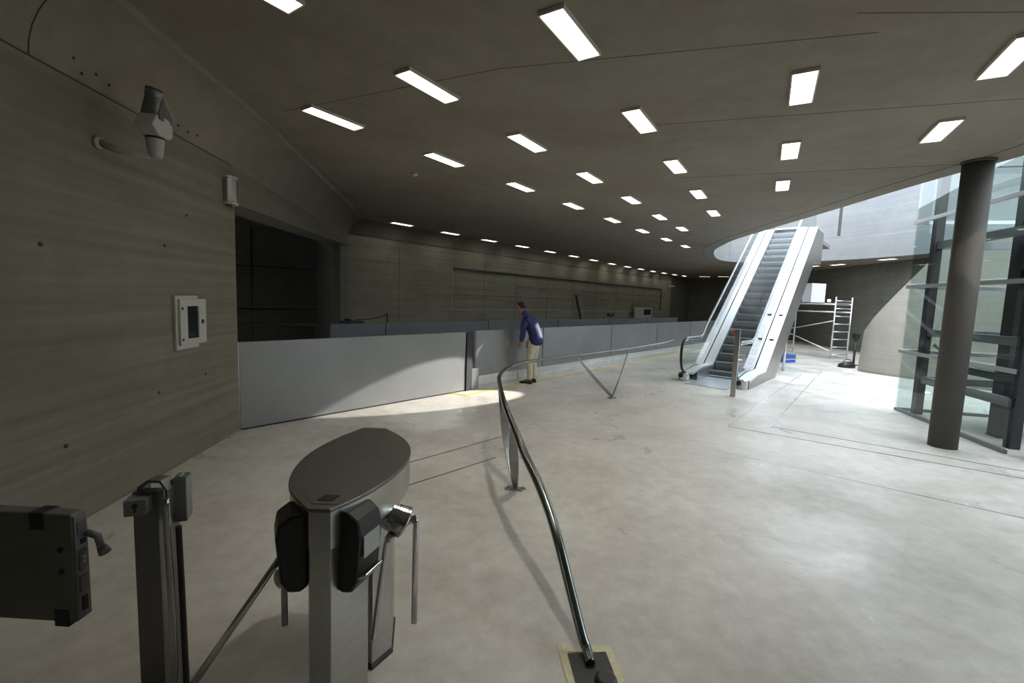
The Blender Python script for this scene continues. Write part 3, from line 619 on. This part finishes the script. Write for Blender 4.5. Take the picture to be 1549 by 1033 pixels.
# ================================================================== ESCALATOR
EO = Vector((4.02, 10.76, 0))
es = empty('escalator', EO, pi/2-AZ, 'silver escalator with glass balustrades rising through the opening', 'escalator')
SL = 0.775     # slope used along the run (about 37 degrees)
TOPZ = 4.30
def zdeck(s):   # deck height above its local run
    s_a = 1.42; z = 0.29
    if s <= s_a: return z
    return min(z+(s-s_a)*SL, TOPZ+0.10)
sT = 1.42+(TOPZ+0.10-0.29)/SL
ks = [0.0, 0.7, 1.30, 1.42, 1.54, sT-.1, sT, sT+.1, sT+1.3]
def pl(s, n, z): return (s, -n, z)
def deck(n0, n1, name, mat, th=0.05, s0=0.0):
    rings = []
    for s in [s0]+[k for k in ks if k > s0+.01]:
        z = zdeck(s)
        if s < 0.6: z = 0.20+0.09*max(0, s)/0.6
        rings.append([pl(s, n0, z), pl(s, n1, z), pl(s, n1, z-th), pl(s, n0, z-th)])
    return MB().loft(rings, smooth=False).build(name, mat, es)
def side(n0, n1, name, mat, zt_off, zb_fn, s0=0.0, s1=None):
    rings = []
    K = sorted(set([s0, .6, 1.3, 1.42, 1.54, 2.45, 2.6, 3.0, 4, 5, 6, sT, sT+1.3])); K = [k for k in K if s0 <= k <= (s1 or 99)]
    for s in K:
        z = zdeck(s)
        if s < 0.6: z = 0.20+0.09*max(0, s)/0.6
        rings.append([pl(s, n0, z+zt_off), pl(s, n1, z+zt_off), pl(s, n1, zb_fn(s)), pl(s, n0, zb_fn(s))])
    return MB().loft(rings, smooth=False).build(name, mat, es)
zbot = lambda s: max(0.0, zdeck(s)-0.29-(s-1.42 if s < 1.42 else 0)*0-0.80) if s > 1.42 else 0.0
side(1.500, 1.535, 'side_cladding', M_TRUSS, -0.03, zbot)
side(0.0, 0.035, 'side_cladding', M_TRUSS, -0.03, zbot)
# underside of the truss
rings = []
for s in (2.5, 3.0, 4, 5, 6, sT, sT+1.3): rings.append([pl(s, 0.035, zbot(s)+.03), pl(s, 1.50, zbot(s)+.03), pl(s, 1.50, zbot(s)), pl(s, 0.035, zbot(s))])
MB().loft(rings, smooth=False).build('truss_underside', M_TRUSS, es)
deck(-0.02, 0.065, 'outer_deck', M_DECK); deck(0.10, 0.31, 'inner_deck', M_DECK, s0=0.05)
deck(1.205, 1.265, 'inner_deck', M_SKIRT, s0=0.05); deck(1.30, 1.54, 'outer_deck', M_DECK)
side(0.29, 0.31, 'skirt', M_SKIRT, -0.05, lambda s: max(0.0, zdeck(s)-0.45) if s > 1.42 else 0.0, s0=0.35)
side(1.205, 1.22, 'skirt', M_SKIRT, -0.05, lambda s: max(0.0, zdeck(s)-0.45) if s > 1.42 else 0.0, s0=0.35)
for n in (0.0, 1.275):   # rounded ends of the decks
    mb = MB(); mb.prism([pl(-0.10, n+0.07, 0)[:2], pl(-0.13, n+.17, 0)[:2], pl(-.10, n+.23, 0)[:2], pl(0.02, n+0.25, 0)[:2], pl(0.02, n+0.02, 0)[:2]], 0.0, 0.20)
    mb.build('deck_end', M_CHROME, es, bevel=0.02)
    MB().lathe([(0.05, 0), (0.055, 0.02), (0.03, 0.03)], pl(-0.11, n+(.08 if n == 0 else .06), 0.13), (-1, 0, 0), 14).build('handrail_inlet', M_RUBBER, es)
MB().tube([pl(4.05, 1.42, 0.0), pl(4.05, 1.42, zbot(4.05)+.02)], 0.035, 12).build('support_leg', M_ALU, es)
# steps
sb = 1.0; rise = 0.205; run = rise/SL
nst = 22
for i in range(nst):
    s = sb+0.05+i*run; z = 0.04 if i == 0 else 0.205+(s-1.40)*SL
    z1 = z if i < nst-1 else z
    mb = MB(); mb.mi = 0
    mb.bbox(s+0.012, s+run+0.03, -1.20, -0.315, z-0.03, z-0.004)                       # tread
    # curved riser
    pr = [(s+0.012, z-0.004), (s+0.0, z-0.05), (s+0.005, z-0.12), (s+0.03, z-rise+.0), (s+0.05, z-rise), (s+0.05, z-0.02)]
    mb.extr([(a, -1.20, b) for a, b in pr], (0, 0.885, 0))
    mb.mi = 1; mb.bbox(s-0.004, s+0.05, -1.20, -0.315, z-0.006, z+0.004)
    mb.build('step', [M_STEP, M_NOSE], es)
MB().bbox(-0.45, 1.06, -1.20, -0.315, 0.002, 0.012).build('landing_plate', M_ALU, es)
ztop = 0.205+(sb+0.05+nst*run-1.40)*SL
MB().bbox(sb+nst*run, sT+1.3, -1.20, -0.315, ztop-.05, ztop).build('landing_plate', M_ALU, es)
# glass balustrades and handrails
def zrail(s): 
    if s < 1.05: return 1.0
    return min(1.0+(s-1.05)*SL*(min(1, (s-1.05)/.35)) , TOPZ+1.0)
for n in (0.083, 1.282):
    S_ = [-0.14, 0.0, 0.5, 1.05, 1.2, 1.4, 2, 3, 4, 5, 6, sT+.2, sT+1.3]; rings = []
    for s in S_:
        zb_ = zdeck(max(s, 0))-.04 if s > .6 else 0.19
        zt_ = zrail(s)-0.03
        if s < -0.1: zb_, zt_ = 0.42, 0.80
        elif s < 0.01: zb_ = .20
        rings.append([pl(s, n-.005, zb_), pl(s, n+.005, zb_), pl(s, n+.005, zt_), pl(s, n-.005, zt_)])
    MB().loft(rings, smooth=False).build('balustrade_glass', M_BGLASS, es)
    path = [(0.18, .19), (-0.02, 0.24), (-0.12, 0.36), (-0.175, 0.55), (-0.17, 0.75), (-0.10, 0.91), (0.03, 0.985), (0.2, 1.0), (0.6, 1.0), (1.05, 1.0)]
    path += [(s, zrail(s)) for s in (1.15, 1.25, 1.4, 2, 3, 4, 5, 6, sT+.1)]+[(sT+.45, TOPZ+1.0), (sT+1.3, TOPZ+1.0)]
    P = [Vector(pl(a, n, b)) for a, b in path]
    lo_ = MB(); lo_.tube(crom(P[:7], 4), 0.032, 10, el=.7); lo_.build('handrail_newel', M_RUBBER, es)
    lo_ = MB(); lo_.tube(P[6:], 0.030, 10); lo_.build('handrail', simple('grey_handrail_belt%s' % n, (0.30, 0.30, 0.33), 0.22, 0.3) if n < 1 else bpy.data.materials['grey_handrail_belt0.083'], es)
    lo_ = MB(); lo_.tube([p-Vector((0, 0, 0.045)) for p in P[6:]], 0.014, 8); lo_.build('handrail_profile', M_CHROME, es)
for s in (2.3, 3.1):
    MB().box(pl(s, 1.42, zdeck(s)+.012), (0.05, 0.10, 0.03)).build('deck_stop', M_STEEL, es)
# upper landing slab (structure) behind the escalator head
mb = MB(); a = EO+EV*(sT+1.3)+NV*.45; b = EO+EV*(sT+3.6)+NV*.45
mb.prism([tuple((a-NV*.5)[:2]), tuple((a+NV*1.0)[:2]), tuple((b+NV*1.0)[:2]), tuple((b-NV*.5)[:2])], HC+.32, HC+0.45)
struct(mb.build('floor_upper_landing', M_WHITEW))
for s_, n_ in ((sT+1.35, -.35), (sT+1.35, 1.95)):
    p = EO+EV*s_+NV*n_
    o = MB().bbox(-0.04, 0.04, -0.04, 0.04, HC+.5, 7.2).build('steel_post', M_MAST); o.location = (p.x, p.y, 0); o.rotation_euler = (0, 0, -AZ)
    tag(o, 'slender grey post at the head of the escalator, %s side' % ('left' if n_ < 0 else 'right'), 'post', 'posts at the escalator head')
# bollard in front
bo = empty('bollard', (4.44, 8.95, 0), -R(30), 'tall slim brown-grey steel post standing in front of the escalator', 'post')
MB().bbox(-0.045, 0.045, -0.045, 0.045, 0, 1.33).build('post', M_STEEL, bo, bevel=0.004)
MB().bbox(-0.055, 0.085, -0.05, 0.05, 1.33, 1.345).build('cap', M_STEEL, bo)
MB().bbox(-0.075, -0.045, -0.05, 0.03, 1.20, 1.32).build('button', M_RED, bo)['label'] = 'red button plate'

# ================================================================== LIFT SHAFT
U = Vector((.2468, .969, 0)); V = Vector((.969, -.2468, 0)); LC = Vector((6.47, 5.79, 0))   # near corner; U along the face to the far corner
LEN = 2.54; DEP = 2.3
lf = empty('lift_shaft', LC, math.atan2(U.y, U.x), 'glass lift shaft with steel rails behind the round dark column', 'lift')
# local x along the face (U), local -y into depth (V)
def lbox(x0, x1, d0, d1, z0, z1): return MB().bbox(x0, x1, -d1, -d0, z0, z1)
ZR = [0.0, 1.09, 2.25, 3.38, 4.5, 5.6, 6.7]
for k in range(len(ZR)-1):
    lbox(0.0, LEN, 0, .012, ZR[k]+.05, ZR[k+1]-.03).build('glass_pane', M_GLASS, lf)
    lbox(LEN-.012, LEN, .02, DEP, ZR[k]+.05, ZR[k+1]-.03).build('glass_pane', M_GLASS, lf)
    lbox(0.0, LEN, DEP, DEP+.012, ZR[k]+.05, ZR[k+1]-.03).build('glass_pane', M_GLASS, lf)
for z in ZR[1:]:
    lbox(-0.02, LEN+.03, -.035, -.003, z-.035, z+.025).build('front_rail', M_ALU, lf)
    lbox(LEN+.003, LEN+.03, 0, DEP, z-.035, z+.025).build('side_rail', M_ALU, lf)
lbox(0, LEN, -.02, .03, 0.0, .05).build('sill', M_BEAM, lf); lbox(LEN-.03, LEN+.02, .03, DEP, 0.0, .05).build('sill', M_BEAM, lf)
for x, d in ((LEN-.22, .22), (LEN-.22, DEP-.25), (.35, .30), (.35, DEP-.25), (1.55, 1.0)):
    lbox(x-.06, x+.06, d-.06, d+.06, 0.0, 7.4).build('mast', M_MAST, lf)
for z in (0.62, 1.45, 2.95, 4.3, 5.7):
    lbox(.35, LEN-.22, .20, .28, z-.06, z+.06).build('beam', M_BEAM, lf)
    lbox(.35, LEN-.22, DEP-.28, DEP-.20, z-.06, z+.06).build('beam', M_BEAM, lf)
    lbox(LEN-.26, LEN-.18, .28, DEP-.28, z-.06, z+.06).build('beam', M_BEAM, lf)
mb = MB(); mb.lathe([(0.20, -.04), (0.34, -.04), (0.36, -.02), (0.36, .02), (0.34, .04), (0.20, .04)], (0.62, -.75, 2.10), (0.15, 1, 0), 30); mb.build('pulley', M_OLIVE, lf)
lbox(1.05, 1.40, 1.0, 1.5, 0.3, 3.0).build('counterweight', M_MAST, lf)
lbox(.45, 1.0, .5, 1.3, 2.45, 2.85).build('drive_box', M_MAST, lf)
lbox(.10, .30, .95, 1.15, 0.0, 7.4).build('mast', M_MAST, lf)
lbox(.9, 1.12, .5, .6, 0.0, 7.4).build('mast', M_MAST, lf)
lbox(.5, 2.1, .45, 1.9, .84, .95).build('car_floor', M_MAST, lf)
MB().bar((.5, -.5, .55), (2.1, -1.6, .9), 0.06, 0.10).build('car_brace', M_BEAM, lf)
MB().tube(crom([(2.2, -.3, 1.25), (1.7, -.5, .95), (1.1, -.9, .85), (.5, -1.5, .95)], 5), 0.03, 10).build('cable_loop', M_BEAM, lf)
mb = MB(); 
for q in range(14): mb.bbox(1.42, 1.46, -1.45, -1.05, .5+q*.18, .5+q*.18+.11)
mb.build('ladder_grille', M_BEAM, lf)
# columns
for (x, y, lab) in ((5.885, 6.03, 'round dark column in front of the glass lift shaft'), (6.70, 5.50, 'round dark column cut by the right edge of the photo')):
    r_ = empty('column', (x, y, 0), 0, lab, 'column', 'round dark columns at the lift')
    MB().lathe([(0.155, 0), (0.155, HC-.03)], (0, 0, 0), (0, 0, 1), 36).build('shaft', M_COLUMN, r_)
    MB().lathe([(0.16, HC-.03), (0.175, HC-.001)], (0, 0, 0), (0, 0, 1), 36).build('collar', M_COLUMN, r_)

# ================================================================== REAR RIGHT: STAIR FLANK, SCAFFOLD
pc = crom([(10.34, 13.46, 0), (10.36, 13.15, 0), (10.50, 12.75, 0), (10.72, 12.30, 0), (11.0, 11.7, 0), (11.35, 10.8, 0), (11.7, 9.6, 0), (11.9, 8.2, 0)], 4)
mb = MB(); rings = []; acc = 0
for i, p in enumerate(pc):
    if i: acc += (p-pc[i-1]).length
    t = (pc[min(i+1, len(pc)-1)]-pc[max(i-1, 0)]).normalized(); q = Vector((-t.y, t.x, 0))
    q = q if q.x > 0 else -q
    zt_ = min(1.20+acc*1.32, 3.70); lean = -0.10
    rings.append([(p.x, p.y, 0.0), (p.x+q.x*lean*.0-q.x*.02, p.y, 0.06), (p.x+q.x*0.06, p.y+q.y*.06, zt_), (p.x+q.x*.36, p.y+q.y*.36, zt_), (p.x+q.x*.30, p.y+q.y*.30, 0)])
mb.loft(rings, smooth=False)
fl = tag(mb.build('stair_wall', M_FLANK), 'pale curved concrete stair wall with a steep sloping top, catching the sun', 'stair wall')
sc = empty('scaffold', (11.03, 18.77, 0), R(-75.5), 'aluminium scaffold tower standing to the right behind the escalator', 'scaffold')
def frame(x, zt_):
    for d in (0, .75):
        MB().tube([(x, d, 0.0), (x, d, zt_)], 0.028, 10).build('upright', M_ALU, sc)
    for k in range(int(zt_/0.28)): MB().tube([(x, 0.028, .15+k*.28), (x, .722, .15+k*.28)], 0.018, 8).build('rung', M_ALU, sc)
frame(0.0, 2.1); frame(2.35, 2.25)
for z, d in ((1.98, 0), (1.70, 0), (1.98, .75), (1.70, .75)): MB().tube([(0, d-.03, z), (2.35, d-.03, z)], 0.024, 8).build('horizontal_bar', M_ALU, sc)
MB().tube([(0.0, -.06, 0.95), (2.35, -.06, .28)], 0.022, 8).build('diagonal_brace', M_ALU, sc)
MB().tube([(0.0, -.03, 0.85), (2.35, -.05, 1.38)], 0.018, 8).build('diagonal_brace', M_ALU, sc)
MB().tube([(0.0, -.06, 0.95), (-.35, -.75, 0.0)], 0.024, 8).build('outrigger', M_ALU, sc)
MB().bbox(0.03, 2.32, 0.03, .72, 2.0, 2.04).build('platform', M_BEAM, sc)
bxw = MB().bbox(-0.30, 0.30, -0.22, 0.22, 0, 0.72).build('carton', simple('pale_carton', (0.55, 0.56, 0.58), 0.6), None, bevel=0.005)
ca, sa = math.cos(R(-75.5)), math.sin(R(-75.5))
def scw(x, y, z): return (11.03+ca*x-sa*y, 18.77+sa*x+ca*y, z)
bxw.location = scw(1.15, .30, 2.041); bxw.rotation_euler = (0, 0, .15)
tag(bxw, 'pale box standing on the scaffold platform', 'box')
wl2 = empty('work_lamp', scw(1.75, .38, 2.041), 0, 'small lit work lamp on the scaffold platform beside the pale box', 'lamp')
MB().lathe([(0.05, 0), (0.05, 0.02), (0.02, 0.03)], (0, 0, 0)).build('base', M_BLACK, wl2); MB().lathe([(0.045, 0.03), (0.06, 0.09), (0.05, 0.12)], (0, 0, 0)).build('bulb', simple('warm_bulb', (1, .8, .5), .5, emis=(1, .75, .4), estr=4), wl2)
cr = empty('crate', (9.12, 15.05, 0), R(25), 'small blue plastic crate on the floor under the escalator', 'crate')
mb = MB(); mb.bbox(-.25, .25, -.18, .18, 0, .04)
for a in ((-.25, .25, -.18, -.16), (-.25, .25, .16, .18), (-.25, -.23, -.16, .16), (.23, .25, -.16, .16)): mb.bbox(*a, .04, .24)
mb.build('tray', M_BLUE, cr); MB().bbox(-.27, .27, -.2, .2, .24, .26).build('lid', M_BLUE, cr)
MB().bbox(-.27, .27, -.2, -.19, .10, .13).build('stripe', M_WHITE, cr)
# dark bag and jacket beside the stair wall
r_ = empty('bag', (10.52, 14.15, 0), 0, 'dark bag with straps lying at the left end of the pale stair wall', 'bag')
mb = MB()
rg = []
for i, (z, w_) in enumerate([(0, .9), (.03, 1), (.10, .95), (.15, .7), (.17, .3)]): rg.append([(.26*w_*math.cos(a)*(1+.08*math.sin(3*a)), .17*w_*math.sin(a), z*(1+.15*math.sin(2*a))) for a in (2*pi*k/16 for k in range(16))])
mb.loft(rg); mb.build('body', M_BLACK, r_); MB().tube(crom([(-.15, 0, .15), (-.05, .03, .24), (.08, .02, .24), (.16, 0, .14)], 5), .012, 8).build('strap', M_BLACK, r_)
r_ = empty('stand', (11.2, 14.8, 0), 0, 'thin upright dark stand with a black head beside the pale stair wall', 'stand')
MB().tube([(0, 0, 0.02), (0, 0, .85)], .035, 8).build('pole', M_DARKM, r_); MB().bbox(-.08, .08, -.08, .08, .85, 1.05).build('head', M_BLACK, r_, bevel=.02); MB().lathe([(.14, 0), (.14, .02), (.04, .03)], (0, 0, 0)).build('foot', M_BLACK, r_)
# inground lights
for x, y, lab in ((9.85, 13.20, 'glowing floor light before the pale stair wall'), (8.27, 9.17, 'glowing floor light seen through the glass lift shaft')):
    if x < 9: x, y = 9.35, 10.15
    r_ = empty('floor_light', (x, y, 0), 0, lab, 'floor light', 'round lights set in the floor')
    MB().lathe([(0.13, 0.0), (0.13, 0.006), (0.115, 0.008)], (0, 0, 0), seg=24).build('ring', M_ALU, r_)
    MB().lathe([(0.112, 0.008), (0.112, 0.010)], (0, 0, 0), seg=24).build('lens', simple('floor_light_lens', (1, 1, .9), .4, emis=(1, .93, .78), estr=6.0) if 'floor_light_lens' not in bpy.data.materials else bpy.data.materials['floor_light_lens'], r_)

# ================================================================== MAN
def skinned(name, verts, edges, radii, mat, parent, sub=2, root=0):
    me = bpy.data.meshes.new(name); me.from_pydata([tuple(v) for v in verts], edges, []); o = bpy.data.objects.new(name, me); COL.objects.link(o)
    sk = o.modifiers.new('skin', 'SKIN'); sk.use_smooth_shade = True
    if not me.skin_vertices: me.skin_vertices.new()
    for i, r in enumerate(radii):
        d = me.skin_vertices[0].data[i]; d.radius = r if isinstance(r, tuple) else (r, r); d.use_root = (i == root)
    ss = o.modifiers.new('sub', 'SUBSURF'); ss.levels = sub; ss.render_levels = sub
    dg = bpy.context.evaluated_depsgraph_get(); ev = o.evaluated_get(dg); m2 = bpy.data.meshes.new_from_object(ev)
    o.modifiers.clear(); o.data = m2; m2.name = name; m2.materials.clear(); m2.materials.append(mat)
    for p in m2.polygons: p.use_smooth = True
    o.parent = parent
    return o
# local frame: +x is the direction he faces, y to his left, z up
man = empty('person', (0.40, 9.66, 0), R(90+62), 'person in a blue jacket and khaki trousers leaning over the barrier', 'person')
lean = 0.30
V_ = []; E_ = []; Rr = []
def av(p, r, prev=None):
    V_.append(Vector(p)); Rr.append(r)
    if prev is not None: E_.append((prev, len(V_)-1))
    return len(V_)-1
pel = av((-0.10, 0, 0.92), (0.08, 0.07))
sp1 = av((-0.08, 0, 1.08), (0.11, 0.09), pel); sp2 = av((0.02, 0, 1.25), (0.145, 0.11), sp1); sp3 = av((0.10, 0, 1.38), (0.12, 0.09), sp2)
nk = av((0.17, 0, 1.46), 0.055, sp3); nk2 = av((0.215, 0, 1.505), 0.05, nk)
hd = av((0.255, 0, 1.545), (0.07, 0.075), nk2); hd2 = av((0.27, 0, 1.61), (0.078, 0.088), hd); hd3 = av((0.265, 0, 1.67), (0.062, 0.07), hd2)
for sy in (-1, 1):
    hp = av((-0.08, sy*0.085, 0.82), 0.07, pel); kn = av((-0.03, sy*0.10, 0.50), 0.058, hp); cf = av((-0.055, sy*0.10, 0.34), 0.052, kn); an = av((-0.06, sy*0.10, 0.09), 0.036, cf); toe = av((0.06, sy*0.11, 0.035), 0.03, an)
    sh = av((0.08, sy*0.19, 1.35), 0.058, sp3); el_ = av((0.06, sy*0.235, 1.09), 0.043, sh); wr = av((0.13, sy*0.20, 0.885), 0.027, el_)
    pm = av((0.15, sy*0.19, 0.835), (0.022, 0.034), wr)
    for j, (dy, L_) in enumerate(((-.028, .07), (-.010, .08), (.010, .078), (.028, .06))):
        k1 = av((0.158-dy*.9, sy*0.188, 0.792+.003*j), .0095, pm); k2 = av((0.168-dy, sy*0.182, 0.792-L_*.55), .0085, k1); av((0.178-dy, sy*.168, 0.792-L_*.85), .0075, k2)
    t1 = av((0.185, sy*0.175, 0.845), .010, wr); av((0.200, sy*0.165, 0.805), .009, t1)
body = skinned('body', V_, E_, Rr, M_SKIN, man, 1)
# face details
mb = MB(); mb.lathe([(0.004, 0), (0.014, .012), (0.016, .03), (0.004, .05)], (0.332, 0, 1.585), (0.1, 0, 1), 8)
mb.build('nose', M_SKIN, man)
for sy in (-1, 1):
    MB().lathe([(.004, -.03), (.018, -.012), (.018, .014), (.006, .03)], (0.255, sy*.083, 1.60), (0.2, 0, 1), 8).build('ear', M_SKIN, man)
    MB().lathe([(.003, -.008), (.010, 0), (.003, .008)], (0.330, sy*.030, 1.615), (0, 1, 0), 8).build('eye', M_BLACK, man)
MB().bbox(.318, .330, -.024, .024, 1.555, 1.561).build('mouth', simple('lips', (.22, .08, .07), .5), man)
rg = []
hc = Vector((0.245, 0, 1.635))
for i in range(9):
    a = -0.45+i*(pi/2+.42)/8; rr = math.cos(a); z = math.sin(a)
    rg.append([hc+Vector((0.105*max(rr, .02)*math.cos(b)-(0.012 if math.cos(b) > 0 and z < .25 else 0)*3*math.cos(b), 0.088*max(rr, .02)*math.sin(b), 0.098*z+(0.06 if math.cos(b) > .3 and z < .3 else 0)*min(1, math.cos(b)))) for b in (2*pi*k/16 for k in range(16))])
MB().loft(rg).build('hair', M_HAIR, man)
# jacket: lofted torso with sleeves, grown as one skin
V_ = []; E_ = []; Rr = []
a00 = av((-0.14, 0, 0.80), (0.185, 0.155)); a0 = av((-0.13, 0, 0.90), (0.195, 0.16), a00); a1 = av((-0.12, 0, 1.02), (0.19, 0.15), a0); a2 = av((-0.04, 0, 1.20), (0.18, 0.14), a1); a3 = av((0.05, 0, 1.35), (0.15, 0.12), a2); a4 = av((0.13, 0, 1.44), (0.085, 0.08), a3); a5 = av((0.185, 0, 1.50), (0.074, 0.070), a4); av((0.205, 0, 1.515), (0.074, 0.070), a5)
for sy in (-1, 1):
    b0_ = av((0.06, sy*0.17, 1.37), 0.085, a3); b1_ = av((0.06, sy*0.245, 1.22), 0.072, b0_); b2_ = av((0.065, sy*0.25, 1.07), 0.064, b1_); b3_ = av((0.10, sy*0.23, 0.97), 0.055, b2_); av((0.13, sy*0.205, 0.885), 0.047, b3_)
skinned('jacket', V_, E_, Rr, M_JACKET, man, 2)
V_ = []; E_ = []; Rr = []
aw = av((-0.10, 0, 1.08), (0.13, 0.11)); a0 = av((-0.10, 0, 0.94), (0.15, 0.125), aw)
for sy in (-1, 1):
    b0_ = av((-0.085, sy*0.085, 0.80), 0.105, a0); b1_ = av((-0.05, sy*0.095, 0.62), 0.088, b0_); b2_ = av((-0.025, sy*0.10, 0.48), 0.078, b1_); b3_ = av((-0.05, sy*0.10, 0.28), 0.070, b2_); av((-0.055, sy*0.10, 0.075), 0.064, b3_)
skinned('trousers', V_, E_, Rr, M_TROUSER, man, 2)
for sy in (-1, 1):
    mb = MB(); rg = []
    for x, hw, zt_ in ((-.115, .022, .055), (-.105, .034, .075), (-.07, .040, .085), (-.01, .041, .080), (.05, .046, .060), (.11, .048, .050), (.15, .040, .040), (.175, .020, .025)):
        y0 = sy*(.10+.10*max(0, x)); rg.append([(x, y0-hw, .0), (x, y0+hw, .0), (x, y0+hw, zt_*.6), (x, y0+hw*.5, zt_), (x, y0-hw*.5, zt_), (x, y0-hw, zt_*.6)])
    mb.loft(rg); mb.build('shoe', M_SHOE, man)

# ================================================================== light reflected off the lift glass (hard-edged beams on barrier and man)
spot('beam_barrier', (7.2, 12.65, 3.5), (-1.27, 7.72, 0.0), 15000, 7.8, 0.2, (1.0, 0.97, 0.9), 0.03)
spot('beam_coat', (7.2, 12.65, 3.5), (0.52, 9.62, 1.10), 5000, 2.8, 0.2, (1.0, 0.98, 0.95), 0.02)
